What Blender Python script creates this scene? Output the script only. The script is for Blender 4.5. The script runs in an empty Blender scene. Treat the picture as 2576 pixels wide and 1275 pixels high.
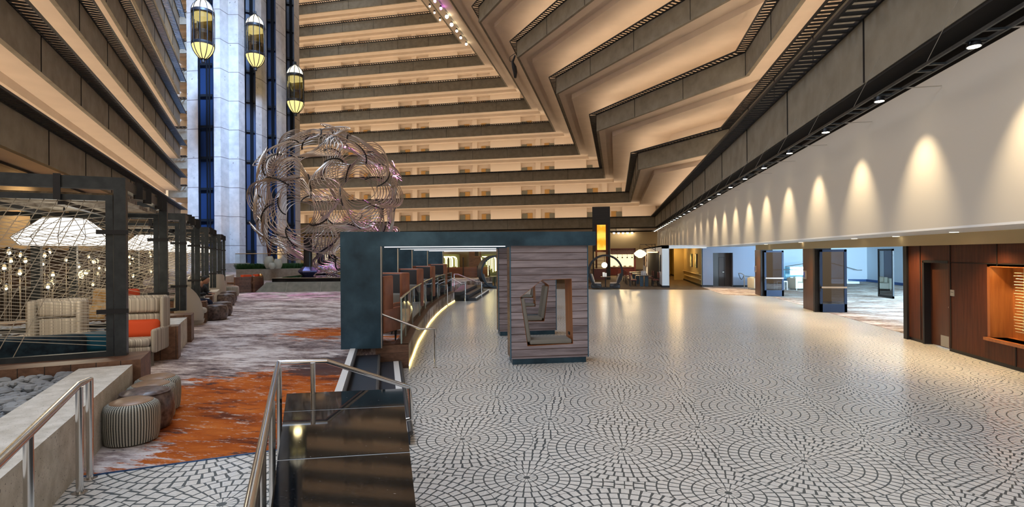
import bpy, math, random
from mathutils import Vector as V, Matrix
random.seed(7)
sc = bpy.context.scene
PI = math.pi
sin, cos = math.sin, math.cos
# ------------------------------------------------------------------ camera
F = 1318.1; PITCH = math.radians(.10465); ROLL = math.radians(-.43352); YAW = math.radians(11.2185)
CX, CY, H = 1288., 637.5, 2.3
_f = V((0, cos(PITCH), sin(PITCH))); _r = V((1, 0, 0)); _u = _r.cross(_f)
RX = cos(ROLL)*_r + sin(ROLL)*_u; UP = -sin(ROLL)*_r + cos(ROLL)*_u; FW = _f
_m = Matrix.Rotation(YAW, 3, 'Z'); RX = _m @ RX; UP = _m @ UP; FW = _m @ FW
O = V((0, 0, H))
cd = bpy.data.cameras.new('camera'); cam = bpy.data.objects.new('camera', cd); sc.collection.objects.link(cam); sc.camera = cam
cd.sensor_fit = 'HORIZONTAL'; cd.sensor_width = 36; cd.lens = F/2576*36; cd.clip_end = 500; cd.clip_start = .05
cam.matrix_world = Matrix(((RX.x, UP.x, -FW.x, 0), (RX.y, UP.y, -FW.y, 0), (RX.z, UP.z, -FW.z, H), (0, 0, 0, 1)))
vs = sc.view_settings; vs.view_transform = 'Standard'; vs.look = 'None'; vs.gamma = 1; vs.use_curve_mapping = False; vs.exposure = 0.10
# ------------------------------------------------------------------ world: daylight through the atrium's glass roof and front
w = bpy.data.worlds.new('daylight'); sc.world = w; w.use_nodes = True
nt = w.node_tree; nt.nodes.clear()
o_ = nt.nodes.new('ShaderNodeOutputWorld'); bg = nt.nodes.new('ShaderNodeBackground'); tc = nt.nodes.new('ShaderNodeTexCoord')
sp = nt.nodes.new('ShaderNodeSeparateXYZ'); cr = nt.nodes.new('ShaderNodeValToRGB'); mr = nt.nodes.new('ShaderNodeMapRange')
nt.links.new(tc.outputs['Generated'], sp.inputs[0]); nt.links.new(sp.outputs['Z'], mr.inputs[0]); mr.inputs[1].default_value = -1; mr.inputs[2].default_value = 1
nt.links.new(mr.outputs[0], cr.inputs[0]); nt.links.new(cr.outputs[0], bg.inputs[0]); nt.links.new(bg.outputs[0], o_.inputs[0])
e = cr.color_ramp.elements; e[0].position = .40; e[0].color = (.30, .19, .10, 1); e[1].position = .95; e[1].color = (.72, .78, .92, 1)
x = e.new(.52); x.color = (1.0, .74, .48, 1); x = e.new(.66); x.color = (.95, .76, .56, 1); x = e.new(.8); x.color = (.82, .78, .76, 1)
bg.inputs[1].default_value = .82
def area(name, loc, aim, sx, sy, col, power, spread=PI):
    l = bpy.data.lights.new(name, 'AREA'); l.shape = 'RECTANGLE'; l.size = sx; l.size_y = sy; l.color = col; l.energy = power; l.spread = spread
    o = bpy.data.objects.new(name, l); sc.collection.objects.link(o); o.location = loc
    o.rotation_euler = (V(aim)-V(loc)).to_track_quat('-Z', 'Y').to_euler(); return o
def spot(name, loc, aim, col, power, ang=50, blend=.5, r=.03):
    l = bpy.data.lights.new(name, 'SPOT'); l.color = col; l.energy = power; l.spot_size = math.radians(ang); l.spot_blend = blend; l.shadow_soft_size = r
    o = bpy.data.objects.new(name, l); sc.collection.objects.link(o); o.location = loc
    o.rotation_euler = (V(aim)-V(loc)).to_track_quat('-Z', 'Y').to_euler(); return o
def point(name, loc, col, power, r=.1):
    l = bpy.data.lights.new(name, 'POINT'); l.color = col; l.energy = power; l.shadow_soft_size = r
    o = bpy.data.objects.new(name, l); sc.collection.objects.link(o); o.location = loc; return o
area('skylight', (-22, 24, 62), (-26, 30, 0), 26, 50, (.62, .78, 1.0), 26000)
area('front_daylight', (-12, -14, 14), (-6, 8, 0), 16, 8, (.95, .95, 1.0), 2600)
area('entrance_daylight', (18.6, 24, 1.5), (13.5, 42, .8), 2.2, 9, (.42, .74, 1.0), 9500)
area('entrance_daylight', (15.0, 19.0, 2.2), (12, 30, 0), 4, .8, (.6, .8, 1.0), 1500)
area('tower_blue_fill', (-18, 22, 58), (-53, 57, 16), 10, 12, (.34, .56, 1.0), 8000, .62)  # added narrow blue light, aimed to cool the lift tower's concrete

# ------------------------------------------------------------------ pixel -> place helpers
def ray(px, py): return RX*((px-CX)/F) - UP*((py-CY)/F) + FW
def g(px, py, z=0.):
    d = ray(px, py); return O + d*((z-H)/d.z)
def onx(px, py, X):
    d = ray(px, py); return O + d*(X/d.x)
def ony(px, py, Y):
    d = ray(px, py); return O + d*(Y/d.y)
def dep(px, py, D): return O + ray(px, py)*D
DV = V((-.603, .797, 0)); DN = V((-.797, -.603, 0))          # along the left wing, and away from the aisle
def D(s, o, z=0.): return DV*s + DN*o + V((0, 0, z))
def S(px, o):
    d = ray(px, 700); t = o/d.dot(DN); return (O+d*t).dot(DV)
LZ = .46                                                     # the carpeted terrace
# ------------------------------------------------------------------ node expressions
class E_:
    def __init__(s, nt, k): s.nt = nt; s.k = k
    def op(s, o, *a):
        n = s.nt.nodes.new('ShaderNodeMath'); n.operation = o
        for i, q in enumerate((s,)+a):
            q = q.k if isinstance(q, E_) else q
            if isinstance(q, (int, float)): n.inputs[i].default_value = q
            else: s.nt.links.new(q, n.inputs[i])
        return E_(s.nt, n.outputs[0])
    def __add__(s, b): return s.op('ADD', b)
    def __sub__(s, b): return s.op('SUBTRACT', b)
    def __mul__(s, b): return s.op('MULTIPLY', b)
    def __truediv__(s, b): return s.op('DIVIDE', b)
    def fl(s): return s.op('FLOOR')
    def fr(s): return s-s.fl()
    def lt(s, b): return s.op('LESS_THAN', b)
    def gt(s, b): return s.op('GREATER_THAN', b)
    def ab(s): return s.op('ABSOLUTE')
    def sq(s): return s.op('SQRT')
def ramp(nt, fac, stops, interp='LINEAR'):
    n = nt.nodes.new('ShaderNodeValToRGB'); nt.links.new(fac, n.inputs[0]); n.color_ramp.interpolation = interp
    el = n.color_ramp.elements
    el[0].position, el[0].color = stops[0][0], (*stops[0][1], 1); el[1].position, el[1].color = stops[-1][0], (*stops[-1][1], 1)
    for p, c in stops[1:-1]:
        k = el.new(p); k.color = (*c, 1)
    return n.outputs[0]
def mixc(nt, f, a, b, mode='MIX'):
    n = nt.nodes.new('ShaderNodeMix'); n.data_type = 'RGBA'; n.blend_type = mode
    for i, q in ((0, f), (6, a), (7, b)):
        if isinstance(q, E_): q = q.k
        if isinstance(q, (int, float)): n.inputs[i].default_value = q
        elif isinstance(q, tuple): n.inputs[i].default_value = (*q, 1)
        else: nt.links.new(q, n.inputs[i])
    return n.outputs[2]
def coords(nt, kind='pos', sc_=(1, 1, 1), rot=(0, 0, 0)):
    if kind == 'pos': s = nt.nodes.new('ShaderNodeNewGeometry').outputs['Position']
    else: s = nt.nodes.new('ShaderNodeTexCoord').outputs['Object']
    m = nt.nodes.new('ShaderNodeMapping'); m.inputs['Scale'].default_value = sc_; m.inputs['Rotation'].default_value = rot
    nt.links.new(s, m.inputs[0]); return m.outputs[0]
def noise(nt, vec, scale, detail=4, rough=.55, dist=0.):
    n = nt.nodes.new('ShaderNodeTexNoise'); n.inputs['Scale'].default_value = scale; n.inputs['Detail'].default_value = detail
    n.inputs['Roughness'].default_value = rough; n.inputs['Distortion'].default_value = dist; nt.links.new(vec, n.inputs['Vector']); return n.outputs['Fac']
MATS = {}
def mat(name, col=(.5, .5, .5), rough=.5, metal=0., spec=.5, emit=None, es=1., fn=None, coat=0., alpha=None, trans=None):
    m = bpy.data.materials.new(name); m.use_nodes = True; nt = m.node_tree; b = nt.nodes['Principled BSDF']
    b.inputs['Base Color'].default_value = (*col, 1); b.inputs['Roughness'].default_value = rough; b.inputs['Metallic'].default_value = metal
    b.inputs['Specular IOR Level'].default_value = spec; b.inputs['Coat Weight'].default_value = coat
    if emit: b.inputs['Emission Color'].default_value = (*emit, 1); b.inputs['Emission Strength'].default_value = es
    if trans: b.inputs['Transmission Weight'].default_value = trans
    if alpha is not None: b.inputs['Alpha'].default_value = alpha
    if fn: fn(nt, b)
    MATS[name] = m; return m
def bump(nt, b, h, st=.3, dist=.01):
    n = nt.nodes.new('ShaderNodeBump'); n.inputs['Strength'].default_value = st; n.inputs['Distance'].default_value = dist
    nt.links.new(h.k if isinstance(h, E_) else h, n.inputs['Height']); nt.links.new(n.outputs[0], b.inputs['Normal'])
def f_noise(stops, scale, kind='pos', stretch=(1, 1, 1), bmp=0., detail=5):
    def fn(nt, b):
        n = noise(nt, coords(nt, kind, stretch), scale, detail)
        nt.links.new(ramp(nt, n, stops), b.inputs['Base Color'])
        if bmp: bump(nt, b, n, bmp)
    return fn
def f_planks(c1, c2, pitch, axis='Z', kind='pos', line=.035, long='X', lcol=(.01, .008, .006)):
    def fn(nt, b):
        st = {'X': (.35, 4, 4), 'Y': (4, .35, 4), 'Z': (4, 4, .35)}[long]
        n = noise(nt, coords(nt, kind, st), 3.2, 6, .62, .6)
        s = nt.nodes.new('ShaderNodeSeparateXYZ'); nt.links.new(coords(nt, kind), s.inputs[0])
        q = E_(nt, s.outputs[axis])/pitch; fr = q.fr(); ln = fr.lt(line)
        wn = nt.nodes.new('ShaderNodeTexWhiteNoise'); wn.noise_dimensions = '1D'; nt.links.new(q.fl().k, wn.inputs['W'])
        f2 = E_(nt, n) + (E_(nt, wn.outputs[0])-.5)*.22
        c = ramp(nt, f2.k, [(.28, c1), (.72, c2)])
        nt.links.new(mixc(nt, ln, c, lcol), b.inputs['Base Color'])
    return fn
def f_mosaic(nt, b):
    s = nt.nodes.new('ShaderNodeSeparateXYZ'); nt.links.new(coords(nt), s.inputs[0])
    X = (E_(nt, s.outputs[0])-.06)/1.96; Y = (E_(nt, s.outputs[1])-6.3)/1.94
    ax = ((X+.5).fr()-.5)*1.96; ay = ((Y+.5).fr()-.5)*1.94
    bx = (X.fr()-.5)*1.96; by = (Y.fr()-.5)*1.94
    ra = (ax*ax+ay*ay).sq(); isA = ra.lt(.887)
    lx = bx+(ax-bx)*isA; ly = by+(ay-by)*isA; r = (lx*lx+ly*ly).sq()
    ring = (r/.1109).fl(); rf = (r/.1109).fr()
    n = ((ring*5.7)+13).fl()
    th = ly.op('ARCTAN2', lx)/(2*PI)+.5
    seg = th*n+ring*.37; t = (seg.fr()-.5)/n*r*(2*PI)               # arc offset from the tile's middle
    half = (r*PI/n*.80).op('MINIMUM', .0385)
    tile = t.ab().lt(half)*rf.gt(.07)*rf.lt(.93)*r.gt(.035)
    edgex = ((X.fr()-.0).ab().lt(.006)+(Y.fr()).ab().lt(.006)).op('MINIMUM', 1.)*(isA*-1+1)
    tile = tile*(edgex*-1+1)
    nn = noise(nt, coords(nt), 30, 3)
    tc_ = ramp(nt, nn, [(.3, (.66, .635, .57)), (.7, (.79, .765, .70))])
    nt.links.new(mixc(nt, tile, (.085, .10, .10), tc_), b.inputs['Base Color'])
    nt.links.new(((tile*-.12)+.36+(E_(nt, noise(nt, coords(nt), 1.3, 2))-.5)*.12).k, b.inputs['Roughness'])
    bump(nt, b, tile, .25, .002)
def f_carpet(amt, centers=(), dark=(), grey=((.12, .085, .085), (.36, .29, .275), (.68, .62, .60))):
    def fn(nt, b):
        c = coords(nt, 'pos', (.55, 1.9, 1), (0, 0, -YAW))
        n1 = E_(nt, noise(nt, c, .55, 4, .6)); n2 = noise(nt, coords(nt, 'pos', (.8, 2.4, 1), (0, 0, -YAW)), 3.6, 10, .76)
        n3 = E_(nt, noise(nt, coords(nt, 'pos', (.6, 2.0, 1), (0, 0, -YAW)), 3.1, 10, .75)); n4 = E_(nt, noise(nt, coords(nt, 'pos', (.6, 1.8, 1), (0, 0, -YAW)), 1.7, 9, .7))
        n5 = E_(nt, noise(nt, coords(nt, 'pos', (.7, 1.6, 1), (0, 0, -YAW)), .9, 3, .6))
        base = ramp(nt, (E_(nt, n2)*.62+n5*.5-.06).k, [(.40, grey[0]), (.49, grey[1]), (.57, grey[2])])
        s = nt.nodes.new('ShaderNodeSeparateXYZ'); nt.links.new(coords(nt), s.inputs[0]); px_, py_ = E_(nt, s.outputs[0]), E_(nt, s.outputs[1])
        tot = (n1-.5)*1.6+amt
        for cx, cy, rr, a in centers:
            d2 = (px_-cx)*(px_-cx)+(py_-cy)*(py_-cy)
            tot = tot+(d2*(-1./rr/rr)).op('EXPONENT')*a
        m = tot+(n3-.5)*4.6
        msk = ramp(nt, m.k, [(.36, (0, 0, 0)), (.62, (1, 1, 1))])
        orc = ramp(nt, n4.k, [(.36, (.12, .035, .018)), (.46, (.38, .085, .014)), (.62, (.52, .14, .025)), (.75, (.62, .34, .14))])
        c1 = mixc(nt, msk, base, orc)
        dk = ramp(nt, (E_(nt, noise(nt, coords(nt, 'pos', (.7, 2.2, 1), (0, 0, -YAW)), 2.9, 8, .75))).k, [(.57, (0, 0, 0)), (.65, (1, 1, 1))])
        fl = ramp(nt, noise(nt, coords(nt, 'pos', (.7, 2.4, 1), (0, 0, -YAW)), 7.5, 8, .7), [(.57, (0, 0, 0)), (.63, (.8, .8, .8))])
        c1 = mixc(nt, fl, c1, (.60, .50, .42)); c1 = mixc(nt, dk, c1, (.05, .04, .045))
        for cx, cy, rr, a in dark:
            d2 = (px_-cx)*(px_-cx)+(py_-cy)*(py_-cy); q = (d2*(-1./rr/rr)).op('EXPONENT')*a+(n3-.5)*2.6+(n4-.5)*1.2
            c1 = mixc(nt, ramp(nt, q.k, [(.42, (0, 0, 0)), (.66, (.9, .9, .9))]), c1, (.055, .04, .042))
        nt.links.new(c1, b.inputs['Base Color'])
        bump(nt, b, noise(nt, coords(nt), 260, 2), .4, .004)
    return fn
mosaic = mat('mosaic tiles', rough=.3, spec=.5, fn=f_mosaic)
_ca = g(640, 1060, LZ); _cb = g(820, 835, LZ); _cc = g(1000, 850, LZ); _cd = g(430, 1120, LZ); _ce = g(600, 990, LZ); _cf = g(800, 930, LZ); _cg = g(850, 915, LZ)
carpet = mat('abstract rust carpet', rough=.95, spec=.1, fn=f_carpet(-.62, ((_ca.x, _ca.y, 1.7, 2.0), (_cb.x, _cb.y, 1.2, 1.6), (_cc.x, _cc.y, 1.3, 1.1), (_cd.x-.4, _cd.y, .5, -.8), (_ce.x, _ce.y, 1.3, 1.3), (_cf.x, _cf.y, 1.6, .9)), ((_cg.x, _cg.y, 1.0, 1.15),)))
hall_carpet = mat('streaked hall carpet', rough=.95, spec=.1, fn=f_carpet(-.25, (), (), ((.20, .13, .10), (.45, .36, .30), (.75, .72, .68))))
brown_floor = mat('brown corridor carpet', rough=.75, spec=.2, fn=f_noise([(.35, (.10, .062, .035)), (.65, (.17, .11, .065))], 3))
concrete = mat('board-marked concrete', rough=.85, fn=f_noise([(.3, (.235, .20, .16)), (.7, (.33, .29, .235))], 6, bmp=.15))
parapet_m = mat('balcony concrete', rough=.9, fn=f_noise([(.3, (.215, .188, .138)), (.7, (.30, .268, .205))], 1.5, bmp=.1))
def f_led(nt, b):
    n = noise(nt, coords(nt), 7, 6); n2 = noise(nt, coords(nt), 55, 3)
    c = ramp(nt, n, [(.3, (.50, .46, .38)), (.7, (.72, .68, .60))]); d = ramp(nt, n2, [(.30, (1, 1, 1)), (.36, (0, 0, 0))])
    nt.links.new(mixc(nt, d, c, (.12, .11, .10)), b.inputs['Base Color']); bump(nt, b, n2, .5, .01)
ledge_m = mat('exposed aggregate concrete', rough=.9, fn=f_led)
def f_tower(nt, b):
    s = nt.nodes.new('ShaderNodeSeparateXYZ'); nt.links.new(coords(nt), s.inputs[0])
    q = (E_(nt, s.outputs[2])/3.64).fr().lt(.022)
    n = noise(nt, coords(nt), 1.2, 7); n2 = noise(nt, coords(nt), 2.6, 1)
    c = ramp(nt, n, [(.3, (.36, .34, .31)), (.7, (.50, .475, .44))]); d = ramp(nt, n2, [(.24, (1, 1, 1)), (.27, (0, 0, 0))])
    c = mixc(nt, d, c, (.2, .18, .17)); nt.links.new(mixc(nt, q, c, (.14, .12, .11)), b.inputs['Base Color'])
tower_m = mat('tower concrete', rough=.85, fn=f_tower)
soffit = mat('cream painted soffit', rough=.8, fn=f_noise([(.3, (.68, .56, .43)), (.7, (.75, .62, .48))], .6))
corr_wall = mat('corridor wall', (.72, .60, .47), .85)
wall_w = mat('white gallery wall', (.60, .55, .47), .7)
white_p = mat('white paint', (.80, .80, .80), .6)
grey_w = mat('blue grey wall', (.30, .33, .42), .7)
pale_w = mat('pale blue wall', (.74, .80, .86), .7)
tan_w = mat('tan wall', (.50, .38, .21), .8)
olive_w = mat('olive corridor wall', (.42, .32, .15), .8)
black = mat('black metal', (.012, .013, .016), .45, .3)
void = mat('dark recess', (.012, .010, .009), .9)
steel_dark = mat('charcoal painted steel', (.030, .038, .044), .38, .55, fn=f_noise([(.3, (.024, .031, .037)), (.7, (.045, .054, .061))], 8, 'obj'))
blued = mat('blackened blue steel', rough=.36, metal=.6, fn=f_noise([(.3, (.020, .044, .068)), (.5, (.034, .078, .118)), (.7, (.062, .13, .19))], 1.7))
chrome = mat('brushed stainless', (.72, .71, .70), .22, 1.)
door_blue = mat('navy door frame', (.018, .035, .075), .4, .3)
walnut = mat('walnut planks', rough=.5, fn=f_planks((.07, .032, .018), (.17, .085, .05), .16))
def f_deck(nt, b):
    f_planks((.085, .038, .02), (.22, .11, .06), .19, axis='X', long='Y')(nt, b)
deckwood = mat('brown ipe boards', rough=.5, fn=f_deck)
wood_panel = mat('dark walnut panelling', rough=.5, spec=.25, fn=f_noise([(.3, (.042, .010, .004)), (.7, (.085, .023, .010))], 3, stretch=(6, 6, .4)))
kiosk_wood = mat('grey barn wood planks', rough=.6, fn=f_planks((.14, .115, .128), (.37, .32, .345), .155, axis='Z', kind='obj', line=.09, long='X', lcol=(.05, .02, .012)))
kiosk_side = mat('brown plank side', rough=.5, fn=f_planks((.12, .065, .035), (.26, .155, .09), .155, axis='Z', kind='obj', long='Y'))
orange_wood = mat('orange veneer lining', rough=.4, fn=f_noise([(.3, (.24, .075, .018)), (.7, (.36, .125, .03))], 3, 'obj', (5, 5, .5)))
def f_gran(nt, b):
    n = noise(nt, coords(nt), 90, 2); c = ramp(nt, n, [(.55, (.004, .005, .006)), (.74, (.03, .033, .036))])
    s = ramp(nt, noise(nt, coords(nt, 'pos', (1, 3, 1)), 42, 1), [(.78, (0, 0, 0)), (.80, (1, 1, 1))])
    nt.links.new(mixc(nt, s, c, (.3, .3, .3)), b.inputs['Base Color'])
granite = mat('polished black granite', rough=.05, spec=.30, fn=f_gran)
pool_stone = mat('grey green stone cladding', (.155, .165, .135), .7, fn=f_noise([(.3, (.135, .14, .11)), (.7, (.21, .21, .17))], 4))
water = mat('black pool water', (.003, .004, .006), .03, 0, 1.)
glass = None
def mk_glass(name, tint, gl=.12):
    m = bpy.data.materials.new(name); m.use_nodes = True; nt = m.node_tree; nt.nodes.clear()
    o = nt.nodes.new('ShaderNodeOutputMaterial'); t = nt.nodes.new('ShaderNodeBsdfTransparent'); t.inputs[0].default_value = (*tint, 1)
    q = nt.nodes.new('ShaderNodeBsdfGlossy'); q.inputs['Roughness'].default_value = .02; mx = nt.nodes.new('ShaderNodeMixShader')
    fz = nt.nodes.new('ShaderNodeFresnel'); fz.inputs[0].default_value = 1.5; ad = nt.nodes.new('ShaderNodeMath'); ad.operation = 'MULTIPLY_ADD'; ad.inputs[1].default_value = 1.; ad.inputs[2].default_value = gl
    nt.links.new(fz.outputs[0], ad.inputs[0]); nt.links.new(ad.outputs[0], mx.inputs[0]); nt.links.new(t.outputs[0], mx.inputs[1]); nt.links.new(q.outputs[0], mx.inputs[2]); nt.links.new(mx.outputs[0], o.inputs[0])
    return m
glass = mk_glass('clear glass', (.93, .96, .95), .03)
smoke_glass = mk_glass('tinted lift glass', (.55, .55, .5), .08)
door_glass = mk_glass('grey door glass', (.26, .27, .30), .12)
def lamp_m(name, col, s): return mat(name, (0, 0, 0), emit=col, es=s)
lamp_white = lamp_m('lit white shade', (1, .95, .86), 1.5)
lamp_warm = lamp_m('warm lit bulb', (1, .72, .35), 14)
lamp_spot = lamp_m('spotlight lens', (1, .86, .62), 30)
lamp_purple = lamp_m('purple spotlight lens', (.75, .2, 1), 30)
led = lamp_m('led strip', (.95, .96, 1), 1.3)
orange_lit = lamp_m('backlit onyx panel', (1, .42, .02), 1.5)
def f_onyx(nt, b):
    s = nt.nodes.new('ShaderNodeSeparateXYZ'); nt.links.new(coords(nt), s.inputs[0])
    q = (E_(nt, s.outputs[2])*5.2).op('SINE')*.22 + E_(nt, noise(nt, coords(nt, 'pos', (1.4, 1, 1)), 1.6, 2))
    nt.links.new(ramp(nt, q.k, [(.3, (1, .33, .01)), (.75, (1, .62, .08))]), b.inputs['Emission Color'])
orange_lit = mat('backlit onyx panel', (0, 0, 0), emit=(1, .4, .02), es=1.25, fn=f_onyx)
lantern_y = lamp_m('lit lift lantern panel', (1, .80, .30), 1.15)
lantern_t = lamp_m('lit lift crown panel', (1, .90, .66), 1.7)
niche_lit = lamp_m('lit kitchen splashback', (1, .78, .42), 1.5)
tube_lit = lamp_m('glowing light tube', (1, .86, .38), 4.)
leather_d = mat('dark cowhide leather', rough=.33, fn=f_noise([(.35, (.045, .03, .026)), (.65, (.17, .12, .105))], 16, 'obj', bmp=.4))
leather_b = mat('tan saddle leather', rough=.42, fn=f_noise([(.3, (.26, .085, .04)), (.7, (.37, .135, .065))], 5, 'obj'))
leather_top = mat('brown leather seat top', rough=.35, fn=f_noise([(.3, (.20, .115, .06)), (.7, (.34, .20, .11))], 6, 'obj'))
def f_weave(nt, b):
    s = nt.nodes.new('ShaderNodeSeparateXYZ'); nt.links.new(coords(nt, 'obj'), s.inputs[0])
    th = E_(nt, s.outputs[1]).op('ARCTAN2', E_(nt, s.outputs[0]))*60.; q = th.op('SINE'); z = (E_(nt, s.outputs[2])*420).op('SINE')*.35
    m = q*.5+.5+z*.4; nt.links.new(ramp(nt, m.k, [(.25, (.05, .052, .045)), (.6, (.52, .51, .43))]), b.inputs['Base Color']); bump(nt, b, q, .5, .01)
weave = mat('ribbed woven fabric', rough=.85, fn=f_weave)
def f_stripe(nt, b):
    s = nt.nodes.new('ShaderNodeSeparateXYZ'); nt.links.new(coords(nt, 'obj'), s.inputs[0])
    v = nt.nodes.new('ShaderNodeCombineXYZ'); nt.links.new((E_(nt, s.outputs[0])+E_(nt, s.outputs[1])*.7).k, v.inputs[0])
    n = noise(nt, v.outputs[0], 34, 4, .8); nt.links.new(ramp(nt, n, [(.36, (.10, .085, .08)), (.48, (.40, .36, .31)), (.62, (.74, .70, .62))]), b.inputs['Base Color'])
stripe = mat('striped upholstery', rough=.9, fn=f_stripe)
navy = mat('navy patterned fabric', rough=.9, fn=f_noise([(.4, (.008, .02, .035)), (.6, (.02, .05, .075))], 9, 'obj'))
teal = mat('teal velvet', (.006, .11, .19), .8); orange_f = mat('orange velvet', (.65, .07, .01), .75)
mustard = mat('mustard patterned fabric', rough=.9, fn=f_noise([(.4, (.55, .30, .08)), (.6, (.70, .48, .25))], 12, 'obj'))
grey_f = mat('warm grey cushion fabric', (.21, .20, .175), .95)
shell = mat('pale moulded shell', (.46, .43, .37), .5); charcoal = mat('charcoal upholstery', (.025, .03, .04), .5)
cushion_b = mat('beige seat cushion', (.36, .28, .22), .9)
gold = mat('polished brass', (.72, .46, .18), .12, 1.)
alu = mat('bronze anodised tube', (.56, .50, .45), .34, .85)
green = mat('green grass blades', (.035, .12, .035), .7); vase_m = mat('pale celadon glaze', (.44, .46, .40), .12, 0, .7)
stick_m = mat('reddish dry sticks', (.20, .06, .03), .8)
pebble = mat('grey river stone', rough=.75, fn=f_noise([(.3, (.19, .20, .21)), (.7, (.40, .41, .40))], 1.3, 'pos', detail=1))
rope = mat('sand coloured rope', rough=.9, fn=f_noise([(.3, (.20, .16, .11)), (.7, (.52, .45, .35))], 14))
cable = mat('pale cord', (.50, .45, .35), .7)
slat_dark = mat('black stained slats', (.018, .012, .010), .6); slat_tan = mat('tan slat backing', (.46, .34, .21), .8)
door_g = mat('grey green hotel door', (.20, .19, .14), .7); door_o = mat('maple door surround', (.50, .28, .08), .6)
sofa_w = mat('cream leather sofa', (.72, .70, .58), .5); art_m = mat('painted canvas', rough=.6, fn=f_noise([(.4, (.82, .74, .45)), (.55, (.60, .55, .3)), (.62, (.16, .25, .12))], 1.6))
skin_m = mat('skin', (.38, .19, .12), .6); jacket = mat('black jacket', (.015, .016, .02), .8); jeans = mat('dark blue jeans', (.02, .03, .07), .9); hair_m = mat('dark hair', (.01, .008, .006), .7)
silver = mat('satin aluminium plate', (.55, .52, .47), .35, .8); blue_lit = lamp_m('blue lit screen', (.1, .25, 1), 1.5)
red_wood = mat('red mahogany', (.13, .025, .018), .4); table_top = mat('dark table top', (.06, .035, .025), .3)
rod_m = mat('pale glass rod', (.85, .80, .55), .15, .4)

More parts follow.
